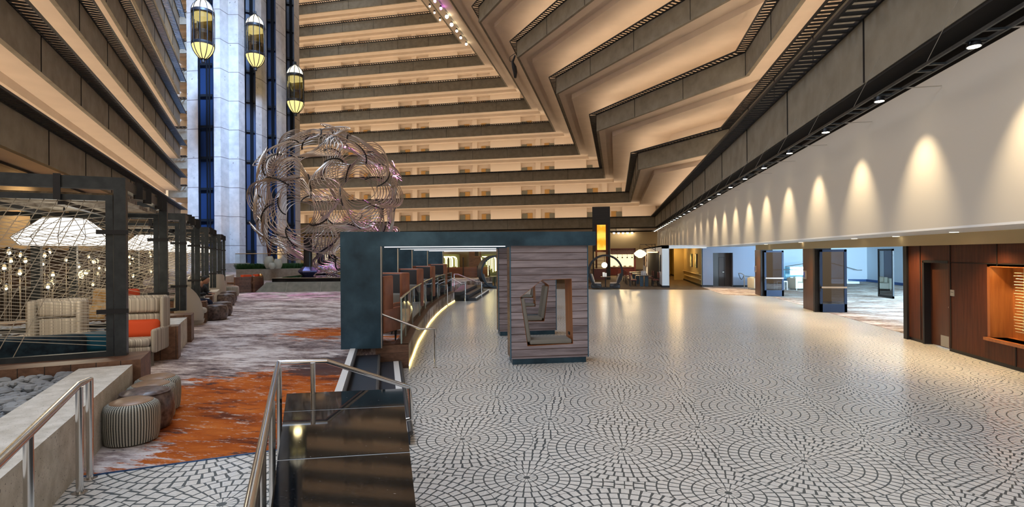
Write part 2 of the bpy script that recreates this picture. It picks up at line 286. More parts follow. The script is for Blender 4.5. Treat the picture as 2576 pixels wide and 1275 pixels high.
# ------------------------------------------------------------------ mesh helpers
class M:
    def __init__(s): s.v = []; s.f = []
    def add(s, vs_, fs):
        k = len(s.v); s.v += [tuple(q) for q in vs_]; s.f += [tuple(i+k for i in q) for q in fs]; return s
    def quad(s, a, b, c, d): return s.add((a, b, c, d), ((0, 1, 2, 3),))
    def box(s, x0, x1, y0, y1, z0, z1):
        return s.add([(x, y, z) for z in (z0, z1) for x, y in ((x0, y0), (x1, y0), (x1, y1), (x0, y1))],
                     ((3, 2, 1, 0), (4, 5, 6, 7), (0, 1, 5, 4), (1, 2, 6, 5), (2, 3, 7, 6), (3, 0, 4, 7)))
    def prism(s, poly, z0, z1):
        n = len(poly); z0 = [z0]*n if isinstance(z0, (int, float)) else z0; z1 = [z1]*n if isinstance(z1, (int, float)) else z1
        vs_ = [(p[0], p[1], z0[i]) for i, p in enumerate(poly)]+[(p[0], p[1], z1[i]) for i, p in enumerate(poly)]
        a = sum(poly[i][0]*poly[(i+1) % n][1]-poly[(i+1) % n][0]*poly[i][1] for i in range(n))
        fs = [tuple(range(n))[::-1], tuple(range(n, 2*n))]+[(i, (i+1) % n, n+(i+1) % n, n+i) for i in range(n)]
        if a < 0: fs = [q[::-1] for q in fs]
        return s.add(vs_, fs)
    def beam(s, p, q, w_, h_, up=V((0, 0, 1))):
        p = V(p); q = V(q); d = (q-p).normalized(); r = d.cross(up)
        if r.length < 1e-4: r = V((1, 0, 0))
        r.normalize(); u = r.cross(d); r = r*w_/2; u = u*h_/2
        vs_ = [p-r-u, p+r-u, p+r+u, p-r+u, q-r-u, q+r-u, q+r+u, q-r+u]
        return s.add(vs_, ((0, 1, 2, 3), (7, 6, 5, 4), (0, 4, 5, 1), (1, 5, 6, 2), (2, 6, 7, 3), (3, 7, 4, 0)))
    def tube(s, pts, r, n=8, closed=False, caps=True):
        pts = [V(p) for p in pts]; N = len(pts); rr = r if isinstance(r, (list, tuple)) else [r]*N
        k0 = len(s.v); prev = None
        for i, p in enumerate(pts):
            a = pts[(i-1) % N] if (closed or i) else p; b = pts[(i+1) % N] if (closed or i < N-1) else p
            t = (b-a).normalized()
            if prev is None: x = t.orthogonal().normalized()
            else:
                x = prev-t*prev.dot(t)
                if x.length < 1e-5: x = t.orthogonal()
                x.normalize()
            prev = x; y = t.cross(x)
            for j in range(n):
                c = 2*PI*j/n; s.v.append(tuple(p+(x*cos(c)+y*sin(c))*rr[i]))
        for i in range(N if closed else N-1):
            a = k0+i*n; b = k0+((i+1) % N)*n
            for j in range(n): s.f.append((a+j, a+(j+1) % n, b+(j+1) % n, b+j))
        if caps and not closed:
            s.f.append(tuple(range(k0, k0+n))[::-1]); s.f.append(tuple(range(k0+(N-1)*n, k0+N*n)))
        return s
    def lathe(s, prof, c=(0, 0, 0), n=24, sx=1., sy=1., phase=0.):
        k0 = len(s.v); c = V(c)
        for r, z in prof:
            for j in range(n):
                a = 2*PI*j/n+phase; s.v.append((c.x+r*cos(a)*sx, c.y+r*sin(a)*sy, c.z+z))
        for i in range(len(prof)-1):
            for j in range(n):
                a = k0+i*n; s.f.append((a+j, a+(j+1) % n, a+n+(j+1) % n, a+n+j))
        s.f.append(tuple(range(k0, k0+n))[::-1]); s.f.append(tuple(range(k0+(len(prof)-1)*n, k0+len(prof)*n))); return s
    def ball(s, c, r, n=14, sx=1, sy=1, sz=1):
        return s.lathe([(max(r*sin(PI*i/n), .0005)*1., -r*cos(PI*i/n)*sz) for i in range(n+1)], c, n*2, sx, sy)
    def soft(s, x0, x1, y0, y1, z0, z1, r=.05, k=3):
        """a cushion: box with rounded edges"""
        cx, cy, cz = (x0+x1)/2, (y0+y1)/2, (z0+z1)/2; hx, hy, hz = (x1-x0)/2, (y1-y0)/2, (z1-z0)/2; r = min(r, hx, hy, hz)
        pr = []
        for i in range(k+1):
            a = -PI/2+PI/2*i/k; pr.append((-hz+r+r*sin(a), r*cos(a)))
        for i in range(k+1):
            a = PI/2*i/k; pr.append((hz-r+r*sin(a), r*cos(a)))
        k0 = len(s.v); cnt = 4*(k+1)
        for z, e in pr:
            for q in range(4):
                sx, sy = ((1, 1), (-1, 1), (-1, -1), (1, -1))[q]
                for i in range(k+1):
                    a = PI/2*(q+i/k); s.v.append((cx+sx*(hx-r)+e*cos(a), cy+sy*(hy-r)+e*sin(a), cz+z))
        for i in range(len(pr)-1):
            for j in range(cnt): s.f.append((k0+i*cnt+j, k0+i*cnt+(j+1) % cnt, k0+(i+1)*cnt+(j+1) % cnt, k0+(i+1)*cnt+j))
        s.f.append(tuple(range(k0, k0+cnt))[::-1]); s.f.append(tuple(range(k0+(len(pr)-1)*cnt, k0+len(pr)*cnt))); return s
    def xf(s, mtx, i0=0):
        s.v[i0:] = [tuple(mtx @ V(q)) for q in s.v[i0:]]; return s
INV = {}
def link(o): sc.collection.objects.link(o); return o
def props(o, label=None, cat=None, group=None, kind=None):
    if label: o['label'] = label
    if cat: o['category'] = cat
    if group: o['group'] = group
    if kind: o['kind'] = kind
    return o
def _mesh(name, m, mt, smooth, mtx=None):
    me = bpy.data.meshes.new(name); vs_ = m.v if mtx is None else [mtx @ V(q) for q in m.v]
    me.from_pydata([tuple(q) for q in vs_], [], m.f); me.materials.append(mt)
    if smooth:
        me.polygons.foreach_set('use_smooth', [True]*len(me.polygons))
        try: me.set_sharp_from_angle(angle=math.radians(40))
        except Exception: pass
    me.update(); return me
def root(name, label, cat, loc=(0, 0, 0), rz=0., group=None, kind=None):
    o = link(bpy.data.objects.new(name, None)); o.location = loc; o.rotation_euler = (0, 0, rz); o.empty_display_size = .1
    INV[o.name] = (Matrix.Translation(V(loc)) @ Matrix.Rotation(rz, 4, 'Z')).inverted()
    return props(o, label, cat, group, kind)
def part(name, m, mt, parent, smooth=False, world=False, kind=None, label=None):
    iv = INV.get(parent.name)
    o = link(bpy.data.objects.new(name, _mesh(name, m, mt, smooth, iv if world else None))); o.parent = parent
    if iv: INV[o.name] = iv
    if kind: o['kind'] = kind
    if label: o['label'] = label
    return o
def solo(name, m, mt, label, cat, group=None, kind=None, smooth=False):
    xs = [q[0] for q in m.v]; ys = [q[1] for q in m.v]; zs = [q[2] for q in m.v]
    c = V(((min(xs)+max(xs))/2, (min(ys)+max(ys))/2, min(zs))); t = Matrix.Translation(-c)
    o = link(bpy.data.objects.new(name, _mesh(name, m, mt, smooth, t))); o.location = c; INV[o.name] = t
    return props(o, label, cat, group, kind)
def struct(name, m, mt, label=None, smooth=False): return solo(name, m, mt, label, None, None, 'structure', smooth)
def dup(r, loc, rz=0., label=None, group=None, scale=None):
    c = r.copy(); link(c); c.location = loc; c.rotation_euler = (0, 0, rz)
    if scale: c.scale = (scale,)*3
    if label: c['label'] = label
    if group: c['group'] = group
    for ch in list(r.children):
        k = ch.copy(); link(k); k.parent = c
        for g2 in list(ch.children):
            q = g2.copy(); link(q); q.parent = k
    return c
def offset(path, d):
    out = []; n = len(path)
    for i, p in enumerate(path):
        p = V((p[0], p[1], 0)); ns = []
        if i: t = (p-V((*path[i-1][:2], 0))).normalized(); ns.append(V((-t.y, t.x, 0)))
        if i < n-1: t = (V((*path[i+1][:2], 0))-p).normalized(); ns.append(V((-t.y, t.x, 0)))
        if len(ns) == 1: v = ns[0]
        else:
            v = (ns[0]+ns[1]).normalized(); v = v/max(v.dot(ns[0]), .3)
        out.append(p+v*d)
    return out
def strip(m, A, za, B, zb):
    for i in range(len(A)-1): m.quad((A[i][0], A[i][1], za), (A[i+1][0], A[i+1][1], za), (B[i+1][0], B[i+1][1], zb), (B[i][0], B[i][1], zb))
# ================================================================== STRUCTURE
def zb(k): return 6.15+3.64*k
def resample(path, step):
    out = []
    for i in range(len(path)-1):
        a = V((*path[i][:2], 0)); b = V((*path[i+1][:2], 0)); L = (b-a).length; n = max(1, int(L/step))
        for j in range(n): out.append((a.lerp(b, j/n), (b-a).normalized()))
    return out
def balcony(name, path, k, below, label, slat=(0, 999), end=False, slat_step=.3, joints=None):
    z = zb(k); top = z+1.5
    out = offset(path, 0); inn = offset(path, .22)
    m = M(); strip(m, out, z, out, top); strip(m, out, top, inn, top); strip(m, inn, top, inn, z+.4); strip(m, inn, z, out, z)
    for P, Q in ((out[0], inn[0]), (out[-1], inn[-1])): m.quad((P.x, P.y, z), (Q.x, Q.y, z), (Q.x, Q.y, top), (P.x, P.y, top))
    r = struct(name, m, parapet_m, label)
    # soffit: flat band, step down, flat band back to the corridor wall of the level below
    mid = offset(path, 1.4); far = offset(below, 3.0) if below else offset(path, 3.0)
    s = M(); strip(s, inn, z, mid, z); strip(s, mid, z, mid, z-.42); strip(s, mid, z-.42, far, z-.42)
    q0, q1 = mid[-1], far[-1]; s.quad((q0.x, q0.y, z-.42), (q1.x, q1.y, z-.42), (q1.x, q1.y, z+.4), (q0.x, q0.y, z+.4))
    strip(s, inn, z+.4, offset(path, 3.0), z+.4)
    a, b = out[-1], mid[-1]; s.quad((a.x, a.y, z), (b.x, b.y, z), (b.x, b.y, z+.4), (a.x, a.y, z+.4))
    part('soffit', s, soffit, r, world=True)
    wl = offset(path, 3.0); c = M(); strip(c, wl, z+.4, wl, z+3.64-.42)
    part('corridor_wall', c, corr_wall, r, world=True)
    # grille shelf that runs along the top of the parapet
    gm = M(); o6 = offset(path, -.62); o0 = offset(path, -.02)
    for i in range(len(path)-1):
        for A in (o6, o0):
            gm.beam(V((A[i].x, A[i].y, top)), V((A[i+1].x, A[i+1].y, top)), .07, .09)
    part('railing', gm, black, r, world=True)
    sm = M(); L = 0
    for p, t in resample(path, slat_step):
        L += slat_step
        if L < slat[0] or L > slat[1]: continue
        n = V((-t.y, t.x, 0)); a = p-n*.6+V((0, 0, top)); b = p+V((0, 0, top)); sm.beam(a, b, .09, .06)
    if sm.v: part('railing_slats', sm, black, r, world=True, kind='stuff')
    jm = M(); L = 0
    for p, t in resample(path, 5.13):
        n = V((-t.y, t.x, 0)); q = p-n*.012
        jm.beam(q+V((0, 0, z+.01)), q+V((0, 0, top-.01)), .035, .02, up=V((t.x, t.y, 0)))
    part('panel_joint', jm, void, r, world=True)
    for i in range(len(path)-1):
        a, b = offset(path, .75)[i:i+2]; t = (b-a); L_ = t.length; t.normalize(); nn = V((-t.y, t.x, 0))
        if L_ < 3: continue
        l = bpy.data.lights.new('soffit_fill', 'AREA'); l.shape = 'RECTANGLE'; l.size = L_*.96; l.size_y = .25; l.color = (1, .80, .60); l.energy = UPW*L_  # unseen strip light added inside the parapet to brighten the soffit above
        o = link(bpy.data.objects.new('soffit_fill', l)); zz = -(nn*.35+V((0, 0, 1))).normalized(); yy = zz.cross(t)
        c = (a+b)/2; o.matrix_world = Matrix(((t.x, yy.x, zz.x, c.x), (t.y, yy.y, zz.y, c.y), (t.z, yy.z, zz.z, z+1.2), (0, 0, 0, 1)))
    return r
UPW = 8.
XK = lambda k: 5.6 if k == 0 else 2-3.65*(k-1)
def bpath(k, x0=-60):
    x = XK(k)
    if k == 0: return [(x0, 78.9), (5.6, 78.5), (5.6, -3)]
    yc = 48.2-(8.1-x)*1.333
    return [(x0, 78.9), (x, 78.5), (x, 48.2), (8.1, yc), (8.1, min(2, yc-4))]
lvl = ['lowest', 'second', 'third', 'fourth', 'fifth', 'sixth', 'seventh', 'eighth', 'ninth', 'tenth', 'eleventh', 'twelfth']
BK = []
for k in range(12):
    p = bpath(k); below = bpath(k-1) if k else None
    if k == 1: below = [(-60, 78.9), (5.6, 78.5), (5.6, 44), (5.61, 36), (5.6, 2)]
    BK.append(balcony('wall_back', p, k, below, f'{lvl[k]} concrete balcony of the rear and right wing, counted upward', slat_step=.34 if k < 6 else .4))
# corridor doors on the rear wing: maple surround with a grey green leaf; boxed-out bays and pilasters between
dm = M(); dm.box(0, .9, -.03, .03, 0, 2.25); dl = _mesh('door', dm, door_o, False)
lm = M(); lm.box(0, .86, -.06, .0, 0, 2.15); ll = _mesh('door_leaf', lm, door_g, False)
hm = M(); hm.box(0, .16, -.1, -.05, .95, 1.35); hl = _mesh('door_lock', hm, black, False)
for k in range(11):
    z = zb(k)+.4; xm = XK(k)+2.6; bx = M(); ht = 3.64-.42-.4
    for j in range(-5, 2):
        c = -16.98+10.2*j+10.2
        for (a, b, d) in ((c-2.45, c+2.45, .75), (c+4.75, c+5.55, .55)):
            if a > xm: continue
            b = min(b, xm)
            bx.box(a, b, 81.6-d, 81.62, z, z+ht)
        for x0, side in ((c+2.5, 1), (c-4.1, -1)):
            if x0 > xm-1.4 or x0 < -52: continue
            for me_, nm, ox in ((dl, 'door', 0 if side < 0 else .75), (ll, 'door_leaf', .75 if side < 0 else 0), (hl, 'door_lock', .2 if side < 0 else 1.2)):
                o = link(bpy.data.objects.new(nm, me_)); o.parent = BK[k]; t = INV[BK[k].name]
                o.location = t @ V((x0+ox, 81.55 if nm == 'door' else 81.5, z))
    part('corridor_bay', bx, corr_wall, BK[k], world=True)
# wall doors' joints: left wing
DK = []
for k in range(8):
    s0 = 1+5*k if k else 2
    path = [tuple(D(s0, 7.82)[:2]), tuple(D(69.8, 7.82)[:2])]
    DK.append(balcony('wall_left', path, k, None, f'{lvl[k]} concrete balcony of the left wing, counted upward', slat_step=.3))
# balconies bridging from the end of the left wing to the lift tower
for k in range(9):
    a = dep(425, 640, 66); b = dep(478, 640, 66)
    path = [(a.x, a.y), (b.x, b.y)]
    balcony('wall_bridge', path, k, None, f'{lvl[k]} short balcony between left wing and lift tower, counted upward', slat_step=.4)
bw = M(); a = dep(425, 640, 69.5); b = dep(478, 640, 69.5); bw.prism([(a.x, a.y), (b.x, b.y), (b.x, b.y+.3), (a.x, a.y+.3)], 0, 50); struct('wall_far_left', bw, corr_wall)
# lift tower piers
TW = [((472.7, 65.5), (500.4, 65.3), (500.4, 70), (472.7, 70)),
      ((540, 64.5), (556.8, 64.5), (578, 66), (602.8, 66), (618.4, 67.3), (618.4, 71.5), (540, 69.5)),
      ((646, 68), (661, 69), (673.7, 70.5), (673.7, 75), (646, 73)),
      ((697.8, 70.5), (710.7, 71.7), (722.4, 73), (722.4, 78), (697.8, 76)),
      ((743.6, 74), (756.5, 76), (756.5, 80), (743.6, 79))]
tpl = ['broad leftmost', 'wide folded second', 'narrow third', 'narrow fourth', 'slim rightmost']
for i, poly in enumerate(TW):
    P = [dep(x, 640, d) for x, d in poly]; m = M(); m.prism([(p.x, p.y) for p in P], .3, 56)
    struct('wall_lift_tower', m, tower_m, f'{tpl[i]} pale concrete pier of the lift tower, counting from left')
slots = [((500.4, 67.5), (540, 67.5)), ((618.4, 69.8), (646, 70.5)), ((673.7, 72.8), (697.8, 73)), ((722.4, 76), (743.6, 76.5))]
for i, ((x0, d0), (x1, d1)) in enumerate(slots):
    a = dep(x0-1, 640, d0); b = dep(x1+1, 640, d1); m = M(); m.prism([(a.x, a.y), (b.x, b.y), (b.x, b.y+.3), (a.x, a.y+.3)], .3, 56)
    shaft = mat('shaft back', (.012, .028, .075), .4) if i == 0 else MATS['shaft back']
    r = struct('wall_lift_shaft', m, shaft, ['dark blue shaft behind the left lift', 'dark shaft behind the middle lift', 'dark shaft between third and fourth tower piers', 'dark shaft behind the right lift'][i])
    rm = M()
    for t in (.12, .3, .75, .9):
        q = a.lerp(b, t)-V((0, .5, 0)); rm.beam(V((q.x, q.y, .4)), V((q.x, q.y, 56)), .1, .16, up=V((1, 0, 0)))
    for zz in range(3, 54, 4): rm.beam(V((a.x, a.y-.3, zz)), V((b.x, b.y-.3, zz)), .12, .3)
    part('guide_rail', rm, black, r, world=True)
# floors
m = M(); m.prism([(-12, -4), (7.9, -4), (7.9, 34.4), (-12, 34.4)], -.3, 0); struct('floor', m, mosaic, 'white mosaic floor with dark grout rosettes on the lower level')
curb = [(-4.2, 10.13), (-4.51, 11.08), (-5.13, 13.02), (-5.66, 14.9), (-6.23, 16.89), (-6.72, 18.9), (-7.16, 20.86), (-7.58, 23.0), (-7.9, 25.0)]
SU = V((.42, -.905, 0)); SN = V((.905, .42, 0))
def st(s, o, z=0.): return SU*s+SN*o+V((0, 0, z))
topn = [st(-10.9, -.56), st(-5.4, -.56)]
edge = curb[::-1]
poly = [(-7.9, 25.0), (-8.9, 25.6), (-9.6, 30.2), (-10.2, 34), (-10.2, 44), (-60, 70), (-60, 10), (-30, -6), (-.6, -6), (-1.0, 1.2), (-1.71, 2.35), (-2.97, 4.31), (topn[1].x, topn[1].y), (topn[0].x, topn[0].y), (-4.2, 10.13)]
poly = [(topn[0].x, topn[0].y), (-4.2, 10.13)]+curb[1:]+poly[1:-2]+[(topn[1].x, topn[1].y)]
rug0, rug1 = g(215, 1200, LZ), g(690, 1135, LZ); rd = (rug1-rug0).normalized()
m = M(); m.prism(poly, 0.0, LZ); struct('floor_terrace', m, carpet, 'raised terrace covered in rust, grey and charcoal carpet')
ra, rb = rug0-rd*14, rug1+rd*1.1
m = M(); m.prism([(ra.x, ra.y), (-4.9-0, -6), (-1.0, -6), (-1.0, 1.2), (-1.71, 2.35), (-2.80, 4.05), (rb.x-.25, rb.y-.15)], LZ-.1, LZ+.006); struct('floor_landing', m, mosaic, 'mosaic landing at the near end of the rust carpet')
m = M(); m.beam(ra+V((0, 0, .008)), rb-rd*.3+V((0, 0, .008)), .02, .012); struct('trim_1', m, mat('carpet edge trim', (.05, .12, .28), .3, .8))
m = M(); m.prism([(-30, 34.4), (7.9, 34.4), (5.7, 37), (5.7, 80), (-30, 80)], -.3, -.001); struct('floor_restaurant', m, brown_floor, 'brown floor of the restaurant beyond the mosaic')
m = M(); m.prism([(7.9, 17), (20, 17), (20, 60), (5.7, 60), (5.7, 34.6), (5.8, 30.6), (7.9, 29.2)], -.28, .006); struct('floor_hall', m, hall_carpet, 'streaked blue and sand carpet of the side hall')
# right wing: white wall, soffit, header, dark recess above
m = M(); m.box(5.9, 6.2, -4, 78.4, 2.74, 5.6); struct('wall_right', m, wall_w, 'long white wall lit by spotlights')
m = M(); m.box(5.9, 8.2, -4, 37.4, 2.70, 2.74); m.box(6.25, 20, 14, 60, 2.76, 2.9); struct('ceiling', m, white_p, 'low white soffit over the doors on the right')
m = M(); m.box(7.35, 7.75, -4, 30.1, 2.44, 2.70); struct('trim_2', m, tan_w, 'beige header beam over the side doors')
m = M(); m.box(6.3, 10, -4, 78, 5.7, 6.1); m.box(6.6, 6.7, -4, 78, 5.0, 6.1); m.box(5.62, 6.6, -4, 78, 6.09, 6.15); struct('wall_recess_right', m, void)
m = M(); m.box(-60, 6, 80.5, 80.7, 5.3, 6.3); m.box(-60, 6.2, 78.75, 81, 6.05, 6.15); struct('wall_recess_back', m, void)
m = M(); m.box(-60, 6, 79.6, 79.9, 0, 5.5); struct('wall_back_lower', m, tan_w, 'tan wall beneath the rear balconies')
# wood clad wall with door and display niche
m = M(); X0 = 7.5
def wallseg(y0, y1, z0, z1): m.box(X0, X0+.3, y0, y1, z0, z1)
wallseg(-4, 10.6, .08, 2.44); wallseg(10.6, 12.5, .08, .53); wallseg(10.6, 12.5, 1.99, 2.44); wallseg(12.5, 13.78, .08, 2.44); wallseg(13.78, 14.82, 2.06, 2.44); wallseg(14.82, 15.45, .08, 2.44)
ww = struct('wall_wood_right', m, wood_panel, 'dark walnut panelled wall with a recessed door')
m = M(); m.box(7.52, 7.8, -4, 13.8, 0, .08); m.box(7.52, 7.8, 14.8, 15.45, 0, .08); part('baseboard', m, black, ww, world=True)
m = M()
for y in (11.0, 12.2, 13.7, 14.9): m.box(7.485, 7.5, y-.008, y+.008, .08 if y > 12.5 else 2.0, 2.44)
m.box(7.485, 7.5, 11.7, 11.72, .08, .5); m.box(7.485, 7.5, 10, 13.7, 2.03, 2.045); part('panel_joint', m, void, ww, world=True)
m = M(); m.box(7.45, 7.53, 15.45, 15.62, 0, 2.44); struct('trim_3', m, black, 'black jamb at the end of the wood wall')
dr = root('door_1', 'walnut door with a metal kick plate set in the wood wall', None, (7.62, 14.3, 0), 0, None, 'structure')
m = M(); m.box(.0, .05, -.48, .02, .02, 2.02); m.box(.02, .05, .02, .5, .02, 2.02); part('leaf', m, mat('red walnut door', rough=.4, fn=f_noise([(.3, (.045, .013, .006)), (.7, (.08, .026, .011))], 3, stretch=(6, 6, .4))), dr)
m = M(); m.box(-.01, .0, -.46, -.0, .04, .30); part('kick_plate', m, silver, dr)
m = M(); m.box(-.13, .06, .44, .52, 0, 2.06); m.box(-.13, .06, -.52, .52, 2.02, 2.08); part('frame', m, black, dr)
m = M(); m.box(-.05, 0, -.44, -.38, .98, 1.01); part('handle', m, silver, dr)
m = M(); m.box(7.485, 7.5, 13.56, 13.70, 1.28, 1.42); pl = solo('wall_sign', m, silver, 'small square metal room plaque on the wood wall beside the door', 'sign')
m = M(); m.box(7.483, 7.486, 13.585, 13.675, 1.36, 1.372); part('lettering', m, mat('engraved letters', (.1, .1, .1), .6), pl, world=True)
# display niche with glass rods
m = M(); m.box(7.9, 8.2, 10.6, 12.5, .45, 2.05); m.box(7.5, 8.2, 12.42, 12.5, .5, 2.02); m.box(7.42, 8.2, 10.6, 12.5, .47, .53); m.box(7.5, 8.2, 10.6, 12.5, 1.97, 2.05)
struct('wall_niche', m, orange_wood, 'lit orange wood display niche in the dark wall')
ds = root('rod_display', 'backlit wall display of rows of pale glass rods in the lit niche', 'artwork', (7.75, 11.5, .58))
m = M(); m.box(.08, .12, -.9, .52, 0, 1.38); part('back_panel', m, mat('display back', (.42, .38, .28), .6), ds)
m = M()
for r_ in range(21):
    for c_ in range(7):
        y = .62-c_*.2-random.random()*.05; m.tube([(.0-.04*random.random(), y, .12+r_*.058), (.0, y-.22, .12+r_*.058)], .006, 5)
part('glass_rods', m, rod_m, ds, kind='stuff')
m = M()
for c_ in range(10): m.tube([(.05, .5-c_*.13, .1), (.05, .45-c_*.11, 1.3)], .004, 4)
part('wires', m, silver, ds)
spot('niche_lamp', (7.62, 12.0, 1.95), (7.85, 11.9, .6), (1, .85, .55), 22, 110, .8)
point('niche_glow', (7.62, 12.2, 1.85), (1, .62, .2), 1.2)
# pillars and open doors of the side hall
def hall_door(y, label, nm):
    p = M(); p.box(7.55, 8.0, y+.28, y+1.6, 0, 2.44); r = struct('wall_'+nm, p, mat('walnut jamb '+nm, rough=.4, fn=f_noise([(.3, (.07, .032, .02)), (.7, (.115, .055, .034))], 3, stretch=(6, 6, .4))), 'wood jamb pillar '+label)
    b = M(); b.box(7.48, 8.06, y+.1, y+.28, 0, 2.46); part('jamb_edge', b, black, r, world=True)
    d = root('door_2' if nm == 'near_pillar' else 'door_3', 'open navy framed glass door '+label, None, (7.62, y, 0), 0, None, 'structure')
    w_ = .93; f = M(); f.box(0, .09, -.03, .03, .02, 2.40); f.box(w_-.09, w_, -.03, .03, .02, 2.40); f.box(0, w_, -.03, .03, 2.31, 2.40); f.box(0, w_, -.03, .03, .02, .33)
    part('frame', f, door_blue, d); f = M(); f.box(.09, w_-.09, -.006, .006, .33, 2.31); part('glass_panel', f, door_glass, d)
    f = M(); f.box(.03, w_-.03, -.11, -.05, .93, .995); part('push_bar', f, chrome, d, label='shiny push bar')
    f = M(); f.box(-.02, .02, -.07, -.03, .8, 1.06); part('lock', f, black, d)
hall_door(21.9, 'nearer of the two open glass doors', 'near_pillar'); hall_door(29.5, 'farther of the two open glass doors', 'far_pillar')
for i, (x, y, z) in enumerate(((7.53, 23.2, 1.38), (7.53, 30.9, 1.4))):
    m = M(); m.box(x-.03, x+.02, y-.11, y+.11, z-.17, z+.17); r = solo('wall_sign', m, silver, ['silver framed notice on the nearer wood jamb', 'silver framed notice on the farther wood jamb'][i], 'sign')
    m = M(); m.box(x-.035, x-.029, y-.06, y+.06, z-.1, z+.12); part('notice', m, mat('blue notice %d' % i, (.08, .14, .5), .5), r, world=True)
m = M(); m.box(13.2, 13.26, 30.0, 30.1, 0, 2.44); m.box(13.2, 13.26, 28.6, 28.7, 0, 2.44); m.box(13.2, 13.26, 28.6, 30.1, 2.34, 2.44); m.box(13.2, 13.26, 28.6, 30.1, 0, .12); r = struct('door_4', m, black, 'dark glass side door at the edge of the blue hall')
m = M(); m.box(13.22, 13.24, 28.7, 30, .12, 2.34); part('glass_panel', m, mk_glass('teal door glass', (.12, .26, .30), .1), r, world=True)
# hall walls
m = M(); m.box(5.75, 6.45, 37.5, 37.8, 0, 2.74); m.box(7.72, 9.6, 37.5, 37.8, 0, 2.74); m.box(6.45, 7.72, 37.5, 37.8, 2.3, 2.74); m.box(5.72, 5.78, 37.5, 60, 0, 2.74); r = struct('wall_hall', m, grey_w, 'blue grey wall of the side hall with a recessed door')
m = M(); m.box(5.76, 6.45, 37.46, 37.5, 0, .12); m.box(7.72, 9.6, 37.46, 37.5, 0, .12); m.box(5.68, 5.72, 37.5, 58, 0, .12); part('baseboard', m, black, r, world=True)
m = M(); m.box(6.45, 6.5, 37.8, 38.5, 0, 2.3); m.box(6.5, 7.7, 38.45, 38.6, 0, 2.3); m.box(7.7, 7.75, 37.8, 38.5, 0, 2.3); r = struct('door_5', m, mat('dark taupe door', (.10, .085, .08), .5), 'dark taupe door in a recess of the grey wall')
m = M(); m.box(6.98, 7.0, 38.43, 38.45, 0, 2.0); m.box(7.34, 7.36, 38.43, 38.45, 0, 2.0); m.box(7.0, 7.34, 38.43, 38.45, 1.98, 2.0); part('leaf_edge', m, black, r, world=True)
m = M(); m.box(7.22, 7.32, 38.36, 38.42, .95, .99); part('handle', m, silver, r, world=True)
m = M(); m.box(9.6, 9.8, 37.6, 45, 0, 2.74); m.box(9.6, 26, 45, 45.2, 0, 2.9); m.box(19, 19.2, 28, 46, 0, 2.9); r = struct('wall_hall_far', m, pale_w, 'pale blue daylit wall at the back of the side hall')
m = M(); m.box(9.6, 19, 44.9, 45, 0, .18); m.box(18.9, 19, 30, 45, 0, .18); part('baseboard', m, mat('navy baseboard', (.02, .08, .25), .5), r, world=True)
for i, (x, z, rx) in enumerate(((17.2, .32, 2.4), (16.8, .16, 3.0))):
    pass
m = M(); m.box(13.6, 16.6, 42.3, 44.9, 0, .32); m.box(13.6, 17.2, 41.9, 44.9, 0, .16); struct('trim_4', m, mat('white stair nosing', (.85, .87, .9), .5), 'two shallow white edged steps against the blue wall')
hr = root('wall_handrail', 'sloping metal handrail on the pale blue daylit wall', 'handrail', (16.8, 44.8, 1.0))
m = M(); m.tube([(-1.0, -.02, .48), (-1.0, -.12, .52), (-.6, -.12, .52), (1.4, -.12, -.1), (1.7, -.12, -.1), (1.7, -.02, -.1)], .035, 8); part('rail', m, chrome, hr, True)
for bx_ in ((-.42, .40), (1.2, -.1)): m = M(); m.box(bx_[0], bx_[0]+.04, -.1, .1, bx_[1], bx_[1]+.1); part('bracket', m, silver, hr)
# white portal box
m = M(); m.box(3.05, 3.5, 36.6, 37.0, 0, 2.84); m.box(3.05, 5.9, 36.6, 37.0, 2.62, 2.84); m.box(3.05, 3.3, 37.0, 62, 0, 2.84); m.box(3.05, 5.9, 37, 62, 2.74, 2.84); r = struct('wall_portal', m, white_p, 'white box wall at the mouth of the tan corridor')
m = M(); m.box(3.03, 3.52, 36.57, 36.62, 0, .13); m.box(3.02, 3.06, 36.6, 62, 0, .13); part('baseboard', m, black, r, world=True)
m = M(); m.box(5.70, 5.74, 37.5, 58, 0, 2.7); m.box(3.3, 3.34, 37, 58, 0, 2.7); m.box(3.3, 4.3, 50, 50.2, 0, 2.7); m.box(4.9, 5.7, 47, 47.2, 0, 2.7); m.box(3.3, 5.8, 58, 58.2, 0, 2.7); r = struct('wall_corridor', m, olive_w, 'warm tan walls of the corridor beyond the white portal')
m = M(); m.box(5.66, 5.70, 37.5, 58, 0, .14); m.box(3.34, 3.38, 37, 58, 0, .14); part('baseboard', m, black, r, world=True)
m = M(); m.box(5.60, 5.69, 37.6, 47, .78, .83); m.box(5.60, 5.69, 37.6, 46, .45, .5); m.box(3.35, 3.44, 40, 50, .8, .85); r2 = solo('corridor_handrail', m, tan_w, 'pair of tan handrails along the corridor walls', 'handrail')
for i, y in enumerate((39.2, 41.6)):
    m = M(); m.box(5.62, 5.69, y, y+.7, 1.25, 2.25); r = solo('painting', m, black, ['framed pale abstract canvas on corridor wall, nearer of the right pair', 'framed pale abstract canvas on corridor wall, farther of the right pair'][i], 'picture')
    m = M(); m.box(5.60, 5.62, y+.04, y+.66, 1.28, 2.22); part('canvas', m, art_m, r, world=True)
    spot('picture_light', (5.0, y+.3, 2.6), (5.62, y+.3, 1.6), (1, .75, .35), 60, 50, .8)
for i, y in enumerate((42.5, 45.0)):
    m = M(); m.box(3.38, 3.45, y, y+.8, 1.2, 2.25); r = solo('painting', m, black, ['framed yellow canvas on corridor left wall, nearer one', 'framed yellow canvas on corridor left wall, farther one'][i], 'picture')
    m = M(); m.box(3.45, 3.47, y+.04, y+.76, 1.23, 2.22); part('canvas', m, art_m, r, world=True)
